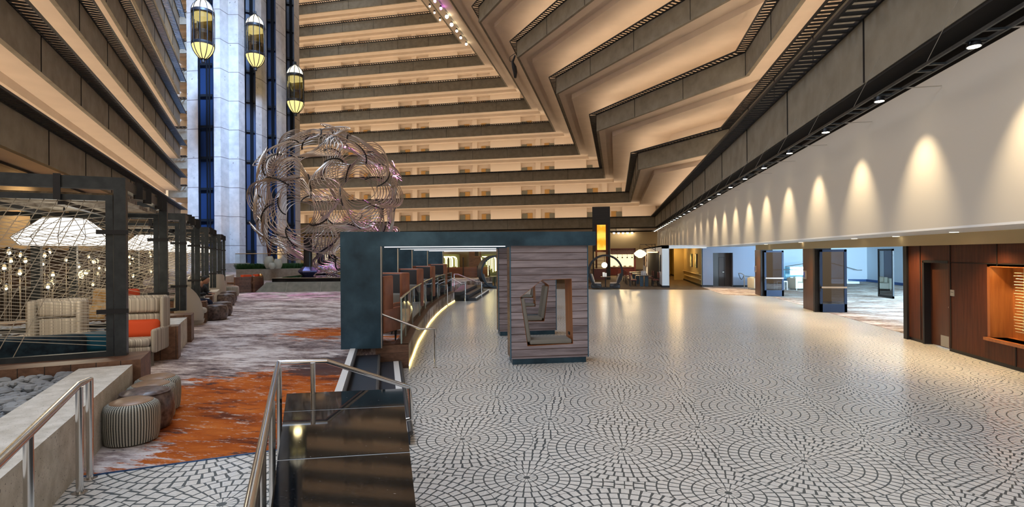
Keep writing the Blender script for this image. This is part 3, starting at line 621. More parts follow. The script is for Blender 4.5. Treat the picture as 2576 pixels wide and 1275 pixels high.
point('corridor_lamp', (4.6, 41, 2.5), (1, .68, .3), 60, .2); point('corridor_lamp', (4.6, 46, 2.5), (1, .62, .2), 60, .2); point('corridor_lamp', (4.6, 53, 2.5), (1, .62, .2), 60, .2)
# left wing lower wall behind the pergolas: plaster over a slatted screen
def f_slats(nt, b):
    s = nt.nodes.new('ShaderNodeSeparateXYZ'); nt.links.new(coords(nt), s.inputs[0])
    q = (E_(nt, s.outputs[0])*-.603+E_(nt, s.outputs[1])*.797)/.17; nt.links.new(mixc(nt, q.fr().lt(.6), (.16, .10, .055), (.02, .012, .01)), b.inputs['Base Color'])
slatm = mat('slatted screen', rough=.8, fn=f_slats)
def dbox(m, s0, s1, o0, o1, z0, z1):
    P = [D(s0, o0), D(s1, o0), D(s1, o1), D(s0, o1)]; m.prism([(p.x, p.y) for p in P], z0, z1); return m
m = dbox(M(), -6, 66, 9.0, 9.3, 2.7, 6.0); struct('wall_left_plaster', m, tan_w, 'tan plaster wall under the left wing balconies')
m = dbox(M(), -6, 66, 9.6, 9.8, LZ, 2.75); struct('wall_left_screen', m, slatm, 'wall of dark vertical slats behind the lounge bays')
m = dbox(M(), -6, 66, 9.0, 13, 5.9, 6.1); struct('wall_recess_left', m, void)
# ================================================================== FOREGROUND
# black granite counter wall
bl, br_, fr_, fl_ = V((-2.97, 4.31, 0)), V((-1.99, 4.66, 0)), V((-.99, 2.48, 0)), V((-1.71, 2.35, 0))
fl2 = V((-1.02, 1.27, 0)); fr2 = V((-.52, 1.45, 0))
def lerp2(t): return fl2.lerp(bl, t), fr2.lerp(br_, t)
cr_ = root('granite_counter', 'long polished black granite counter top on a dark base, in the foreground', 'counter', (-1.9, 3, 0))
m = M(); m.prism([(p.x, p.y) for p in (bl, br_, fr2, fl2)], .0, 1.0); part('base', m, mat('dark granite side', (.02, .021, .022), .25), cr_, world=True)
ts = [0]
tl = lambda p, a, b: (V(p)-V(a)).length/(V(b)-V(a)).length
for (t0, t1) in ((0, .531), (.537, .832), (.838, 1.0)):
    a, b = lerp2(t0); c, d = lerp2(t1); m = M(); m.prism([(a.x, a.y), (b.x, b.y), (d.x, d.y), (c.x, c.y)], 1.0, 1.04); part('slab', m, granite, cr_, world=True)
m = M(); m.prism([(p.x, p.y) for p in [lerp2(0)[0], lerp2(0)[1], lerp2(1)[1], lerp2(1)[0]]], .99, 1.037); part('joint', m, mat('pale joint', (.3, .32, .33), .5), cr_, world=True)
# stairs between terrace and mosaic
sr = root('terrace_steps', 'three dark steps with pale nosings beside the granite counter', 'steps', tuple(st(-8, -.1)))
m = M(); A = st(-10.9, -.60); B = st(-6.5, -.60); C_ = st(-6.5, -.13); Dd = st(-10.9, -.13); m.prism([(p.x, p.y) for p in (A, B, C_, Dd)], 0, .31); part('tread', m, charcoal, sr, world=True)
A = st(-10.9, -.13); B = st(-6.5, -.13); C_ = st(-6.5, .29); Dd = st(-10.9, .29); m = M(); m.prism([(p.x, p.y) for p in (A, B, C_, Dd)], 0, .155); part('tread', m, charcoal, sr, world=True)
nm = M()
nose_w = mat('white stair nosing strip', (.70, .69, .66), .7)
for o, z, mt in ((-.62, .463, nose_w), (.21, .158, nose_w)):
    m = M(); m.beam(st(-10.85, o, z), st(-6.5, o, z), .10, .02); part('nosing', m, mt, sr, world=True)
for o, z in ((-.55, .44), (-.12, .30), (.30, .14)):
    m = M(); m.tube([st(-10.85, o, z), st(-6.5, o, z)], .028, 8); part('nosing_edge', m, mat('rubber nosing', (.06, .055, .05), .6) if 'rubber nosing' not in MATS else MATS['rubber nosing'], sr, True, world=True)
# walnut end wall and stone curb with glass balustrade
m = M(); a = st(-10.93, -.62); b = st(-10.93, .47); c = st(-11.15, .47); d = st(-11.15, -.62); m.prism([(p.x, p.y) for p in (a, b, c, d)], 0, .475); struct('wall_curb_end', m, walnut, 'walnut plank end wall of the terrace beside the steps')
inner = offset(curb, .26)
m = M(); P = [V((*p, 0)) for p in curb]
cs = mat('beige stone curb', rough=.7, fn=f_planks((.40, .33, .23), (.52, .44, .33), .16, axis='Z', long='Y', lcol=(.25, .19, .13)))
strip(m, P, 0, P, .47); strip(m, P, .47, inner, .47); strip(m, inner, .47, inner, .3); r = struct('wall_curb', m, cs, 'curved beige curb wall along the terrace edge')
m = M(); q1 = offset(curb, -.015); q2 = offset(curb, .27); strip(m, q1, .45, q1, .49); strip(m, q1, .49, q2, .49); strip(m, q2, .49, q2, .45); part('cap', m, walnut, r, world=True)
m = M(); m.tube([(p.x, p.y, .035) for p in offset(curb, -.02)], .012, 5); part('led_strip', m, lamp_m('warm curb led', (1, .78, .32), 6), r, world=True)
gr = root('glass_balustrade', 'curved clear glass balustrade with a slim metal rail on the beige curb', 'balustrade', (-5.6, 16, .49))
gp = offset(curb, .13)
for i in range(len(gp)-1):
    m = M(); a, b = gp[i], gp[i+1]; t = (b-a).normalized()*.012; m.beam(V((a.x, a.y, .96))+t, V((b.x, b.y, .96))-t, .015, .90); part('glass_panel', m, glass, gr, world=True)
m = M(); m.tube([(p.x, p.y, 1.425) for p in gp], .022, 8); part('handrail', m, chrome, gr, True, world=True)
mat('green glass edge', (.35, .45, .42), .2)
for p in gp: m = M(); m.box(p.x-.012, p.x+.012, p.y-.012, p.y+.012, .49, 1.42); part('glass_edge', m, MATS['green glass edge'], gr, world=True)
# stainless handrails
def rail(name, label, pts, posts, rr=.024, group=None):
    c = pts[len(pts)//2]; r = root(name, label, 'handrail', (c[0], c[1], 0), 0, group)
    m = M(); m.tube(pts, rr, 10); part('rail', m, chrome, r, True, world=True)
    for p, z0 in posts:
        m = M(); m.tube([(p[0], p[1], z0), (p[0], p[1], p[2])], rr*.92, 10); m.lathe([(rr*2, 0), (rr*2, .006), (rr, .008)], (p[0], p[1], z0), 12); part('post', m, chrome, r, True, world=True)
    return r
ZR = 1.32
p0 = g(700, 912, ZR); pa = g(628, 1275, ZR); pb = g(820, 908, ZR); pc = g(1028, 973, .87); pdn = pc+V((.02, 0, -.12)); pe = V((pc.x+.03, pc.y, .53)); pf = V((pc.x-.10, pc.y-.03, .50))
dirn = (pa-p0).normalized()
p00 = p0+dirn*3.4
rail('handrail', 'stainless handrail bending over the far end of the granite counter', [p00, p0-dirn*-.05, p0, pb, pc, pdn, pe, pf],
     [(g(787, 912, ZR), .3), (g(702, 925, ZR), LZ), (g(684, 1010, ZR), LZ), (g(658, 1120, ZR), LZ), (g(640, 1210, ZR), LZ)])
q0 = g(888, 875, LZ); q1 = g(1095, 925, 0)
k1 = V((q0.x, q0.y, 1.24)); k4 = V((q1.x, q1.y, .80)); t = (k4-k1); k2 = k1+V((t.x*.17, t.y*.17, 0)); k3 = V((k1.x+t.x*.82, k1.y+t.y*.82, .80))
rail('handrail', 'stainless handrail sloping down in front of the dark blue portal leg', [(k1.x, k1.y, 1.0), k1, k2, k3, k4, (k4.x, k4.y, .6)], [(k1, LZ), (k4, 0)])
z_ = 1.29; u0 = g(225, 953, z_); u1 = g(198, 968, z_); u3 = g(0, 1160, z_); u4 = u3+(u3-u1).normalized()*1.2
rail('handrail', 'stainless handrail along the near concrete ledge on the left', [(u0.x, u0.y, .8), u0, u1, u3, u4], [(u0, LZ), (g(199, 973, z_), LZ), (g(71, 1091, z_), LZ), (u4, LZ)], .027)
for i, (a, b, z0, z1) in enumerate((((1142, 689), (1211, 702), 1.2, .8), ((1110, 706), (1170, 716), 1.3, .85), ((1095, 715), (1125, 714), .95, .95))):
    A = dep(a[0], a[1], 30-3*i); B = dep(b[0], b[1], 28.5-2.5*i); A = V((A.x, A.y, z0)); B = V((B.x, B.y, z1)); t = B-A
    rail('handrail', ['slim stainless rail beside the far steps, nearest the bar', 'slim stainless rail in front of the far steps', 'short stainless rail seen through the glass balustrade'][i], [A, A+V((t.x*.15, t.y*.15, 0)), B-V((t.x*.15, t.y*.15, 0)), B], [(A, 0), (B, 0)], .03)
fs = root('far_steps', 'dark steps with pale nosings at the far end of the curved curb', 'steps', (-8.2, 27, 0))
for i in range(3):
    m = M(); a = V((-7.95, 25.0, 0)); b = V((-9.3, 31.2, 0)); n = V((.96, .2, 0)); oo = .38*(3-i)
    m.prism([(q.x, q.y) for q in (a, a+n*oo, b+n*(oo+.5), b)], 0, .15*(i+1)); part('tread', m, charcoal, fs, world=True)
    m = M(); m.beam(a+n*oo+V((0, 0, .15*(i+1))), b+n*(oo+.5)+V((0, 0, .15*(i+1))), .07, .03); part('nosing', m, nose_w if i == 0 else MATS['rubber nosing'], fs, world=True)
# concrete ledges and planters along the lounge
def ledge(s0, s1, label, o0=1.375, w_=.52, h=1.0):
    m = dbox(M(), s0, s1, o0, o0+w_, LZ-.1, h); return solo('concrete_ledge', m, ledge_m, label, 'low wall')
ledge(-1.5, 7.75, 'long rough concrete ledge in the near left corner beside the ottomans', h=1.0)
ledge(S(442, 1.38)+.3, S(475, 1.38), 'rough concrete ledge just behind the first pergola')
ledge(S(517.5, 1.38), S(530.5, 1.38), 'rough concrete ledge behind the second pergola')
ledge(S(545, 1.38), S(552, 1.38), 'far concrete ledge behind the third pergola')
def wblock(s0, s1, o0, o1, h, label):
    m = dbox(M(), s0, s1, o0, o1, LZ-.1, h); return solo('wood_plinth', m, deckwood, label, 'plinth')
wblock(7.78, 8.45, 1.30, 5.8, 1.05, 'walnut tiled plinth carrying the front of the nearest pergola')
wblock(S(435, 1.34)+.28, S(442, 1.34)+.28, 1.30, 1.68, 1.05, 'walnut plinth at the back of the nearest pergola')
wblock(S(475, 1.34), S(482, 1.34), 1.30, 5.0, 1.05, 'walnut plinth at the front of the second pergola')
wblock(S(514, 1.34), S(517.5, 1.34), 1.30, 1.68, 1.05, 'walnut plinth at the back of the second pergola')
wblock(S(530.5, 1.34), S(534, 1.34), 1.30, 5.0, 1.05, 'walnut plinth at the front of the third pergola')
m = dbox(M(), -6, 40, 1.9, 9.6, LZ-.05, LZ+.02); struct('floor_lounge', m, deckwood, 'brown plank floor under the lounge bays')
# pebble beds
def pebbles(s0, s1, o0, o1, z, n, label, rr=(.035, .075)):
    m = dbox(M(), s0, s1, o0, o1, LZ, z-.03)
    for _ in range(n):
        s = random.uniform(s0, s1); o = random.uniform(o0, o1); r = random.uniform(*rr); i0 = len(m.v)
        m.ball((0, 0, 0), r, 4, 1., random.uniform(.6, .9), random.uniform(.45, .65))
        m.xf(Matrix.Translation(D(s, o, z+random.uniform(-.03, .03))) @ Matrix.Rotation(random.random()*6, 4, 'Z') @ Matrix.Rotation(random.uniform(-.3, .3), 4, 'X'), i0)
    return solo('pebbles', m, pebble, label, 'pebbles', kind='stuff', smooth=True)
pebbles(2.5, 7.74, 1.92, 4.2, .93, 2600, 'bed of smooth grey river stones behind the near concrete ledge')
pebbles(S(442, 1.38)+.4, S(475, 1.38)-.05, 1.92, 4.6, .97, 900, 'bed of grey river stones between first and second pergola')
# ottomans
def ottoman(kind, label, group=None):
    if kind == 'weave':
        r = root('ottoman', label, 'ottoman', (0, 0, LZ), 0, group)
        m = M(); m.lathe([(.185, .0), (.225, .015), (.235, .06), (.245, .2), (.24, .33), (.225, .37), (.19, .395)], (0, 0, 0), 40); part('body', m, weave, r, True)
        m = M(); m.lathe([(.188, .385), (.183, .40), (.14, .418), (.07, .424), (.001, .425)], (0, 0, 0), 36); part('seat_top', m, leather_top, r, True)
    else:
        r = root('leather_pouf', label, 'pouf', (0, 0, LZ), 0, group)
        m = M(); m.lathe([(.20, .0), (.26, .02), (.29, .10), (.30, .22), (.285, .34), (.25, .395), (.17, .42), (.001, .425)], (0, 0, 0), 40, 1.05, 1.0); part('body', m, leather_d, r, True)
        m = M(); m.lathe([(.262, .385), (.268, .391), (.262, .397)], (0, 0, 0), 36, 1.05, 1.0); part('seam', m, leather_d, r, True)
    return r
def on_floor(px, pybase, r):   # base point under the front edge
    a = g(px, pybase, LZ); d = V((a.x, a.y, 0)).normalized(); return V((a.x+d.x*r, a.y+d.y*r, LZ))
def topc(px, py): q = g(px, py, LZ+.42); q.z = LZ; return q
ow = ottoman('weave', 'ribbed woven ottoman with brown leather top, nearest the camera'); ow.location = topc(331, 1003)
ol = ottoman('leather', 'wide dark leather pouf second from the camera behind the ribbed ottoman'); ol.location = topc(366, 978); ol.scale = (.86, .86, 1)
dup(ow, topc(380, 960), 1, 'ribbed ottoman with brown leather top between the dark pouf and the farthest near ottoman')
dup(ow, topc(396, 943), 2, 'ribbed ottoman with brown leather top at the back of the near cluster')
for px, py, lb in ((544, 807, 'dark leather pouf leading the middle cluster beside the walkway'), (556, 797, 'dark leather pouf at the rear of the middle cluster'), (569, 770, 'dark leather pouf leading the far pair'), (575, 761, 'dark leather pouf at the rear of the far pair')):
    dup(ol, on_floor(px, py, .35)+V((0, 0, 0)), random.random()*3, lb, scale=1.05)
o = dup(ow, on_floor(585, 745, .3), 0, 'small pale ottoman at the far end beside the wooden bench', scale=1.15)

# ================================================================== PERGOLAS
def cables(s, o0, o1, z0, z1, dense=1.):
    m = M(); W_ = o1-o0; Hh = z1-z0
    def seg(a, b):     # clip to the frame rectangle, then add a cord
        (x0, y0), (x1, y1) = a, b; t0, t1 = 0., 1.; dx, dy = x1-x0, y1-y0
        for p, q in ((-dx, x0), (dx, W_-x0), (-dy, y0), (dy, Hh-y0)):
            if abs(p) < 1e-9:
                if q < 0: return
            else:
                t = q/p
                if p < 0: t0 = max(t0, t)
                else: t1 = min(t1, t)
        if t0 >= t1: return
        A = D(s, o0+x0+dx*t0, z0+y0+dy*t0); B = D(s, o0+x0+dx*t1, z0+y0+dy*t1); m.tube([A, B], .0045, 4, caps=False)
    n = int(34*dense)
    for i in range(n): seg((0, Hh*(.30+.62*i/n)-.35), (W_*1.6, Hh*(.42+1.2*i/n)-.1))
    for i in range(int(16*dense)): seg((0, Hh*(.55+.5*i/16)), (W_*1.6, Hh*(-.25+.95*i/16)))
    for i in range(int(11*dense)): seg((.12+.13*i, Hh), (.95+.17*i, 0))
    for i in range(int(9*dense)): seg((0, Hh*(.28-.03*i)), (W_*1.5, Hh*(.02+.05*i)))
    return m
PZ0, PZ1 = 1.05, 3.31
def pergola(s0, s1, wl, label, dense=1., first=False):
    o0, o1 = 1.575, wl; c = D((s0+s1)/2, (o0+o1)/2, LZ); r = root('pergola', label, 'pergola', tuple(c))
    oe = 5.2 if first else o1
    pw = .125
    def vert(s, o, z0=PZ0, z1=PZ1-.14, w_=pw): m = M(); m.beam(D(s, o, z0), D(s, o, z1), w_, w_, up=DV); return m
    for s, o in ((s0, o0), (s1, o0), (s0, oe), (s1, o1)): part('post', vert(s, o), steel_dark, r, world=True)
    for s in (s0, s1):
        m = M(); m.beam(D(s, o0-.06, PZ1-.07), D(s, oe+.06, PZ1-.07), .12, .15); part('roof_beam', m, steel_dark, r, world=True)
    for o in (o0, o1):
        m = M(); m.beam(D(s0, o, PZ1-.08), D(s1, o, PZ1-.08), .12, .13); part('roof_beam', m, steel_dark, r, world=True)
    # clamps
    for s in (s0, s1):
        for z in (1.62, 2.62): m = M(); m.beam(D(s-.075, o0-.09, z), D(s-.075, o0+.24, z), .02, .055); part('bracket', m, black, r, world=True)
        m = M(); m.beam(D(s-.075, o0+.62, PZ1-.30), D(s-.075, o0+.62, PZ1+.02), .07, .02, up=DV); part('bracket', m, black, r, world=True)
    for f_ in (.2, .4, .7, .85): m = M(); m.beam(D(s0+(s1-s0)*f_, o0-.07, PZ1-.2), D(s0+(s1-s0)*f_, o0-.07, PZ1+.03), .03, .12); part('bracket', m, black, r, world=True)
    # cable screens inside front and back frames
    for s in (s0, s1):
        fr = M(); a = o0+.115
        for A, B in (((a, PZ0+.03), (oe, PZ0+.03)), ((a, PZ1-.26), (oe, PZ1-.26))): fr.beam(D(s, A[0], A[1]), D(s, B[0], B[1]), .07, .07)
        fr.beam(D(s, a, PZ0), D(s, a, PZ1-.22), .075, .075, up=DV)
        f_ = part('screen_frame', fr, steel_dark, r, world=True)
        part('cord_net', cables(s, a, oe if first and s == s0 else o1, PZ0+.05, PZ1-.28, dense*(1 if s == s0 else .55)), cable, f_, world=True, kind='stuff')
    # rope-wound roof panels
    for i in range(4):
        ss = s0+(s1-s0)*(i+.5)/4; m = M()
        m.beam(D(ss, o0+.1, PZ1-.22+.04*(i % 2)), D(ss, oe, PZ1-.22+.04*(i % 2)), (s1-s0)*.20, .06); part('roof_panel', m, rope, r, world=True)
    for o in (o0+.6, o1-.5):
        m = M(); m.beam(D(s0, o, PZ1-.33), D(s1, o, PZ1-.33), .07, .05); part('cross_bar', m, black, r, world=True)
    return r
PG = [(S(305, 1.575), S(412, 1.575), 3.40, 'nearest black steel pergola strung with pale cords', 1.), (S(460.6, 1.575), S(497, 1.575), 3.6, 'second pergola strung with cords, counted from the camera', .8),
      (S(520, 1.575), S(539.4, 1.575), 3.55, 'third pergola strung with cords, counted from the camera', .6), (S(551, 1.575), S(563.6, 1.575), 3.55, 'fourth and farthest pergola at the left walkway end', .5)]
for i, (a, b, c, l, dn) in enumerate(PG): pergola(a, b, c, l, dn, i == 0)
def pendant(loc, label, sc_=1.):
    r = root('pendant_lamp', label, 'lamp', loc)
    n = 12; m = M(); m.lathe([(.50, 0), (.60, .115), (.27, .40), (.26, .405)], (0, 0, 0), n, phase=PI/n); part('shade', m, lamp_white, r)
    e = M()
    for j in range(n):
        a0 = 2*PI*j/n+PI/n; a1 = 2*PI*(j+1)/n+PI/n; p = lambda R_, a, z: V((R_*cos(a), R_*sin(a), z))
        for A, B in ((p(.502, a0, 0), p(.602, a0, .115)), (p(.602, a0, .115), p(.272, a0, .40)), (p(.602, a0, .115), p(.602, a1, .115)), (p(.602, a0, .115), p(.272, a1, .40)), (p(.502, a0, 0), p(.502, a1, 0)), (p(.272, a0, .4), p(.272, a1, .4))): e.tube([A, B], .0045, 4, caps=False)
    part('wire_edges', e, mat('shade wire', (.08, .05, .03), .5) if 'shade wire' not in MATS else MATS['shade wire'], r)
    m = M(); m.tube([(0, 0, .40), (0, 0, .72)], .012, 6); m.box(-.13, .13, -.04, .04, .70, .76); part('stem', m, black, r)
    return r
pd = pendant(tuple(D(10.05, 2.62, 2.49)), 'large lit faceted white lampshade hanging in the nearest pergola')
PP = [(S(370, 2.6)*0+16.9, 2.62, 'lit faceted white lampshade in the second pergola'), (23.3, 2.62, 'lit faceted white lampshade in the third pergola'), (30.0, 2.62, 'lit faceted white lampshade in the farthest pergola')]
for s, o, l in PP: dup(pd, D(s, o, 2.49), .2, l)
for s in (10.05, 16.9, 23.3, 30): point('pendant_glow', tuple(D(s, 2.62, 2.2)), (1, .85, .62), 35, .4)

for s in (6, 11, 16, 22, 29, 37, 46): spot('lounge_wall_fill', tuple(D(s, 6.6, 5.6)), tuple(D(s, 9.0, 3.6)), (1, .74, .46), 420, 110, 1., .2)  # added spots without fittings, brightening the plaster wall behind the lounge
# ================================================================== LOUNGE FURNITURE
def wing_chair(loc, rz, label, mt, legm, group=None, pil=None):
    r = root('wing_chair', label, 'armchair', loc, rz, group)      # faces local -Y
    m = M(); m.soft(-.36, .36, .26, .40, .28, 1.16, .05); part('backrest', m, mt, r, True)
    m = M(); m.soft(-.27, .27, .17, .29, .44, .84, .05); part('back_cushion', m, mt, r, True); m = M(); m.soft(-.27, .27, .14, .29, .86, 1.12, .06); part('head_cushion', m, mt, r, True)
    for s in (-1, 1):
        m = M(); m.soft(s*.355-.05, s*.355+.05, -.34, .36, .22, .62, .04); part('armrest', m, mt, r, True)
        m = M(); m.soft(s*.345-.04, s*.345+.04, .06, .36, .58, 1.14, .04); part('wing', m, mt, r, True)
    m = M(); m.soft(-.31, .31, -.36, .27, .20, .33, .03); part('seat_frame', m, mt, r, True)
    m = M(); m.soft(-.30, .30, -.37, .22, .33, .46, .05); part('seat_cushion', m, mt, r, True)
    for x_ in (-.33, .33):
        for y_ in (-.31, .33):
            m = M(); m.tube([(x_, y_, 0), (x_*.97, y_*.97, .22)], [.018, .03], 6); part('leg', m, legm, r)
    return r
leg_w = mat('limed oak leg', (.14, .12, .10), .6)
FA = math.atan2(DV.y, DV.x)          # heading of the aisle
wing_chair((-8.15, 7.66, LZ), math.radians(26), 'striped wing armchair with an orange pillow behind the first pergola post', stripe, leg_w)
o_p = D(10.35, 1.80, .93)
def pillow(c, sx, sy, sz, rz, mt, label, tilt=0.):
    m = M(); m.soft(-sx, sx, -sy, sy, -sz, sz, min(sy, .08), 4)
    for i, v_ in enumerate(m.v):
        k = (abs(v_[0])/sx)**3*(abs(v_[2])/sz)**3; m.v[i] = (v_[0]*(1+.08*k), v_[1]*(1-.5*max(abs(v_[0])/sx, abs(v_[2])/sz)**2), v_[2]*(1+.10*k))
    m.xf(Matrix.Translation(V(c)) @ Matrix.Rotation(rz, 4, 'Z') @ Matrix.Rotation(tilt, 4, 'X')); return solo('pillow', m, mt, label, 'pillow', smooth=True)
ch = wing_chair((-9.0, 6.88, LZ), math.radians(26), 'striped wing armchair seen through the cords of the nearest pergola', stripe, leg_w)
pillow((-8.13, 7.72, LZ+.60), .27, .08, .15, math.radians(26), orange_f, 'crumpled orange velvet pillow on the striped armchair', -.25)
# sofa back
a = D(8.75, 1.95, 0); b = D(8.75, 4.9, 0)
so = root('sofa', 'navy sofa seen from behind along the front of the nearest pergola', 'sofa', tuple(D(8.95, 3.3, LZ)), math.atan2((b-a).y, (b-a).x))
m = M(); m.soft(-1.25, 1.55, .12, .32, .30, .84, .07); part('backrest', m, navy, so, True)
m = M(); m.soft(-1.25, 1.55, -.55, .15, .20, .46, .06); part('seat', m, navy, so, True); m = M(); m.box(-1.2, 1.5, -.5, .3, 0, .2); part('base', m, black, so)
pillow(tuple(D(8.80, 1.88, 1.17)), .27, .09, .13, math.atan2((b-a).y, (b-a).x), teal, 'teal velvet pillow leaning by the first pergola post')
def rtable(loc, label, r_=.3, h=.5, mt=None):
    r = root('side_table', label, 'table', loc); m = M(); m.lathe([(r_*.96, h-.03), (r_, h-.02), (r_, h)], (0, 0, 0), 28); part('tabletop', m, mt or mat('pale oak top', (.45, .36, .27), .5), r, True)
    m = M(); m.tube([(0, 0, .02), (0, 0, h-.03)], .03, 10); m.lathe([(.2, 0), (.2, .02), (.03, .03)], (0, 0, 0), 20); part('pedestal', m, black, r, True); return r
rtable(tuple(D(10.3, 2.35, LZ)), 'round pale topped table inside the nearest pergola', .33, .62)
pillow(tuple(D(13.4, 2.75, 1.42)), .30, .1, .24, .5, mustard, 'mustard patterned pillow beyond the first pergola', -.2)
pillow(tuple(D(13.9, 2.45, 1.40)), .12, .08, .22, .8, orange_f, 'orange and teal pillow beside the mustard pillow', -.2)
pillow(tuple(D(11.9, 2.85, 1.30)), .34, .09, .16, .6, mustard, 'mustard pillow behind the striped chair', -.6)
pillow(tuple(D(10.2, 4.1, 1.12)), .38, .1, .16, .9, gold, 'gold pillow at the left edge beside the dark post', -.9)
# rail and slatted fence behind, glass globes on stems
fn_ = root('slatted_fence', 'low dark vertical slatted fence behind the lounge bays', 'fence', tuple(D(20, 5.9, LZ)))
m = M()
m.beam(D(0, 5.9, 1.46), D(40, 5.9, 1.46), .06, .05); m.beam(D(0, 5.9, .6), D(40, 5.9, .6), .06, .05); part('fence_rail', m, slat_dark, fn_, world=True)
m = M(); s = 4.
while s < 36: m.beam(D(s, 5.9, LZ), D(s, 5.9, 1.45), .05, .03, up=DV); s += .13
part('slat', m, slat_dark, fn_, world=True, kind='stuff')
def stem_lamp():
    r = root('stem_lamp', 'clear glass globe with a glowing bulb on a thin stem behind the pergolas', 'lamp', tuple(D(11, 5.2, LZ)), 0, 'glass globe lamps on thin stems behind the pergolas')
    m = M(); m.tube([(0, 0, 0), (0, 0, 1.5)], .008, 5); part('stem', m, silver, r)
    m = M(); m.ball((0, 0, 1.60), .10, 8, 1, 1, 1.15); part('globe', m, glass, r, True)
    m = M(); m.ball((0, 0, 1.58), .036, 5); part('bulb', m, lamp_warm, r); return r
sl = stem_lamp()
clusters = [(9.2, 5.4, 9), (10.3, 5.8, 8), (12.2, 5.2, 9), (13.6, 5.3, 11), (15.2, 5.1, 9), (16.8, 5.0, 12), (19.5, 4.9, 12), (22.2, 4.7, 12), (25, 4.6, 8), (28, 4.5, 8)]
CLN = ['at the left edge of the photo', 'left of the big front post', 'left of the big front post', 'seen just left of the big front post', 'between the first two pergola posts', 'between the first two pergola posts', 'between first and second pergola', 'inside the second pergola', 'in the third pergola', 'in the farthest pergola']
first = True
for ci, (s, o, n) in enumerate(clusters):
    for j in range(n):
        L_ = D(s+random.uniform(-.75, .75), o+random.uniform(-.5, .5), LZ+random.uniform(-.55, .45))
        L_.z = max(L_.z, LZ-.6)
        if first: sl.location = L_; first = False
        else: dup(sl, L_, random.random()*6, 'clear glass globe lamp on a thin stem, '+CLN[ci], 'glass globe lamps '+CLN[ci])
        if ci == 0 and j == 0: sl['label'] = 'clear glass globe lamp on a thin stem, '+CLN[0]; sl['group'] = 'glass globe lamps '+CLN[0]
    point('globe_glow', tuple(D(s, o, 1.7)), (1, .78, .45), 8, .3)
# shell chairs, seated person
def shell_chair(loc, rz, label):
    r = root('shell_chair', label, 'armchair', loc, rz)
    m = M(); N_ = 18; K_ = 10
    for shell_r in (0, 1):
        for i in range(K_+1):
            z = .14+.98*i/K_
            for j in range(N_+1):
                a = -2.1+4.2*j/N_; fall = 1-(abs(a)/2.1)**3*.55; zz = .12+(z-.12)*fall; R_ = (.36+.06*sin(PI*min(1, z)))-shell_r*.045
                m.v.append((R_*sin(a), R_*cos(a)*.95+.02, zz))
        k0 = shell_r*(K_+1)*(N_+1)
        for i in range(K_):
            for j in range(N_): q = k0+i*(N_+1)+j; m.f.append((q, q+1, q+N_+2, q+N_+1))
    k1_ = (K_+1)*(N_+1)
    for j in range(N_): q = K_*(N_+1)+j; m.f.append((q, q+1, k1_+q+1, k1_+q))
    part('shell', m, shell, r, True)
    m = M(); m.soft(-.30, .30, -.30, .28, .30, .46, .07); part('seat_cushion', m, shell, r, True)
    m = M(); m.lathe([(.25, 0), (.28, .05), (.3, .15)], (0, 0, 0), 20); part('base', m, shell, r, True); return r
sx = D(S(488, 1.72), 1.72, LZ)
c0_ = shell_chair(tuple(sx), math.radians(100), 'pale shell armchair holding the seated person beside the second pergola')
dup(c0_, D(S(492, 1.62)-.95, 1.62, LZ), 2.6, 'pale shell armchair with its back to the walkway in front of the seated person')
dup(c0_, D(S(540, 1.62), 1.62, LZ), -2.2, 'pale high shell armchair beside the third pergola')
dup(c0_, D(S(531, 1.72)-1.6, 2.0, LZ), 1.2, 'pale shell armchair farther back near the third pergola')
ps = root('person', 'person in a black jacket and dark jeans, bent forward in a pale shell chair', 'person', (sx.x, sx.y, LZ), math.radians(100))
def skin_fig(name, pts, edges, rad, mt, parent):
    me = bpy.data.meshes.new(name); me.from_pydata(pts, edges, []); o = link(bpy.data.objects.new(name, me)); o.parent = parent; me.materials.append(mt)
    md = o.modifiers.new('skin', 'SKIN'); md.use_smooth_shade = True
    for i, sv in enumerate(me.skin_vertices[0].data): sv.radius = (rad[i], rad[i]); sv.use_root = (i == 0)
    ss = o.modifiers.new('sub', 'SUBSURF'); ss.levels = 1; ss.render_levels = 1; return o
skin_fig('body', [(0, .02, .55), (0, -.04, .75), (0, -.16, .96), (0, -.24, 1.06), (0, -.33, 1.13)], [(0, 1), (1, 2), (2, 3), (3, 4)], [.13, .13, .10, .055, .06], skin_m, ps)
skin_fig('jacket', [(0, .02, .56), (0, -.04, .76), (0, -.15, .98), (-.19, -.16, .95), (-.27, -.26, .72), (-.12, -.46, .74), (.19, -.16, .95), (.27, -.26, .72), (.12, -.46, .74)], [(0, 1), (1, 2), (2, 3), (3, 4), (4, 5), (2, 6), (6, 7), (7, 8)], [.17, .17, .13, .085, .065, .05, .085, .065, .05], jacket, ps)
skin_fig('jeans', [(0, .02, .50), (-.10, -.10, .50), (-.13, -.42, .52), (-.13, -.44, .12), (.10, -.10, .50), (.13, -.42, .52), (.13, -.44, .12)], [(0, 1), (1, 2), (2, 3), (0, 4), (4, 5), (5, 6)], [.13, .10, .08, .055, .10, .08, .055], jeans, ps)
m = M(); m.ball((0, -.36, 1.14), .098, 8, .9, 1.05, 1.2); part('head', m, skin_m, ps, True)
m = M(); m.ball((0, -.335, 1.18), .10, 8, .98, 1.1, 1.05); part('hair', m, hair_m, ps, True)
for s in (-1, 1):
    m = M(); m.ball((s*.05, -.50, .745), .035, 5, 1, 1.3, .6)
    for q in range(4): m.tube([(s*.05-.024+.016*q, -.53, .75), (s*.05-.024+.016*q-s*.004, -.575, .745), (s*.05-.024+.016*q-s*.008, -.59, .72)], .008, 5)
    m.tube([(s*.05-s*.03, -.50, .75), (s*.01, -.54, .755)], .009, 5); part('hand', m, skin_m, ps, True)
    m = M(); m.soft(s*.13-.05, s*.13+.05, -.62, -.38, 0, .09, .03); part('shoe', m, black, ps, True)
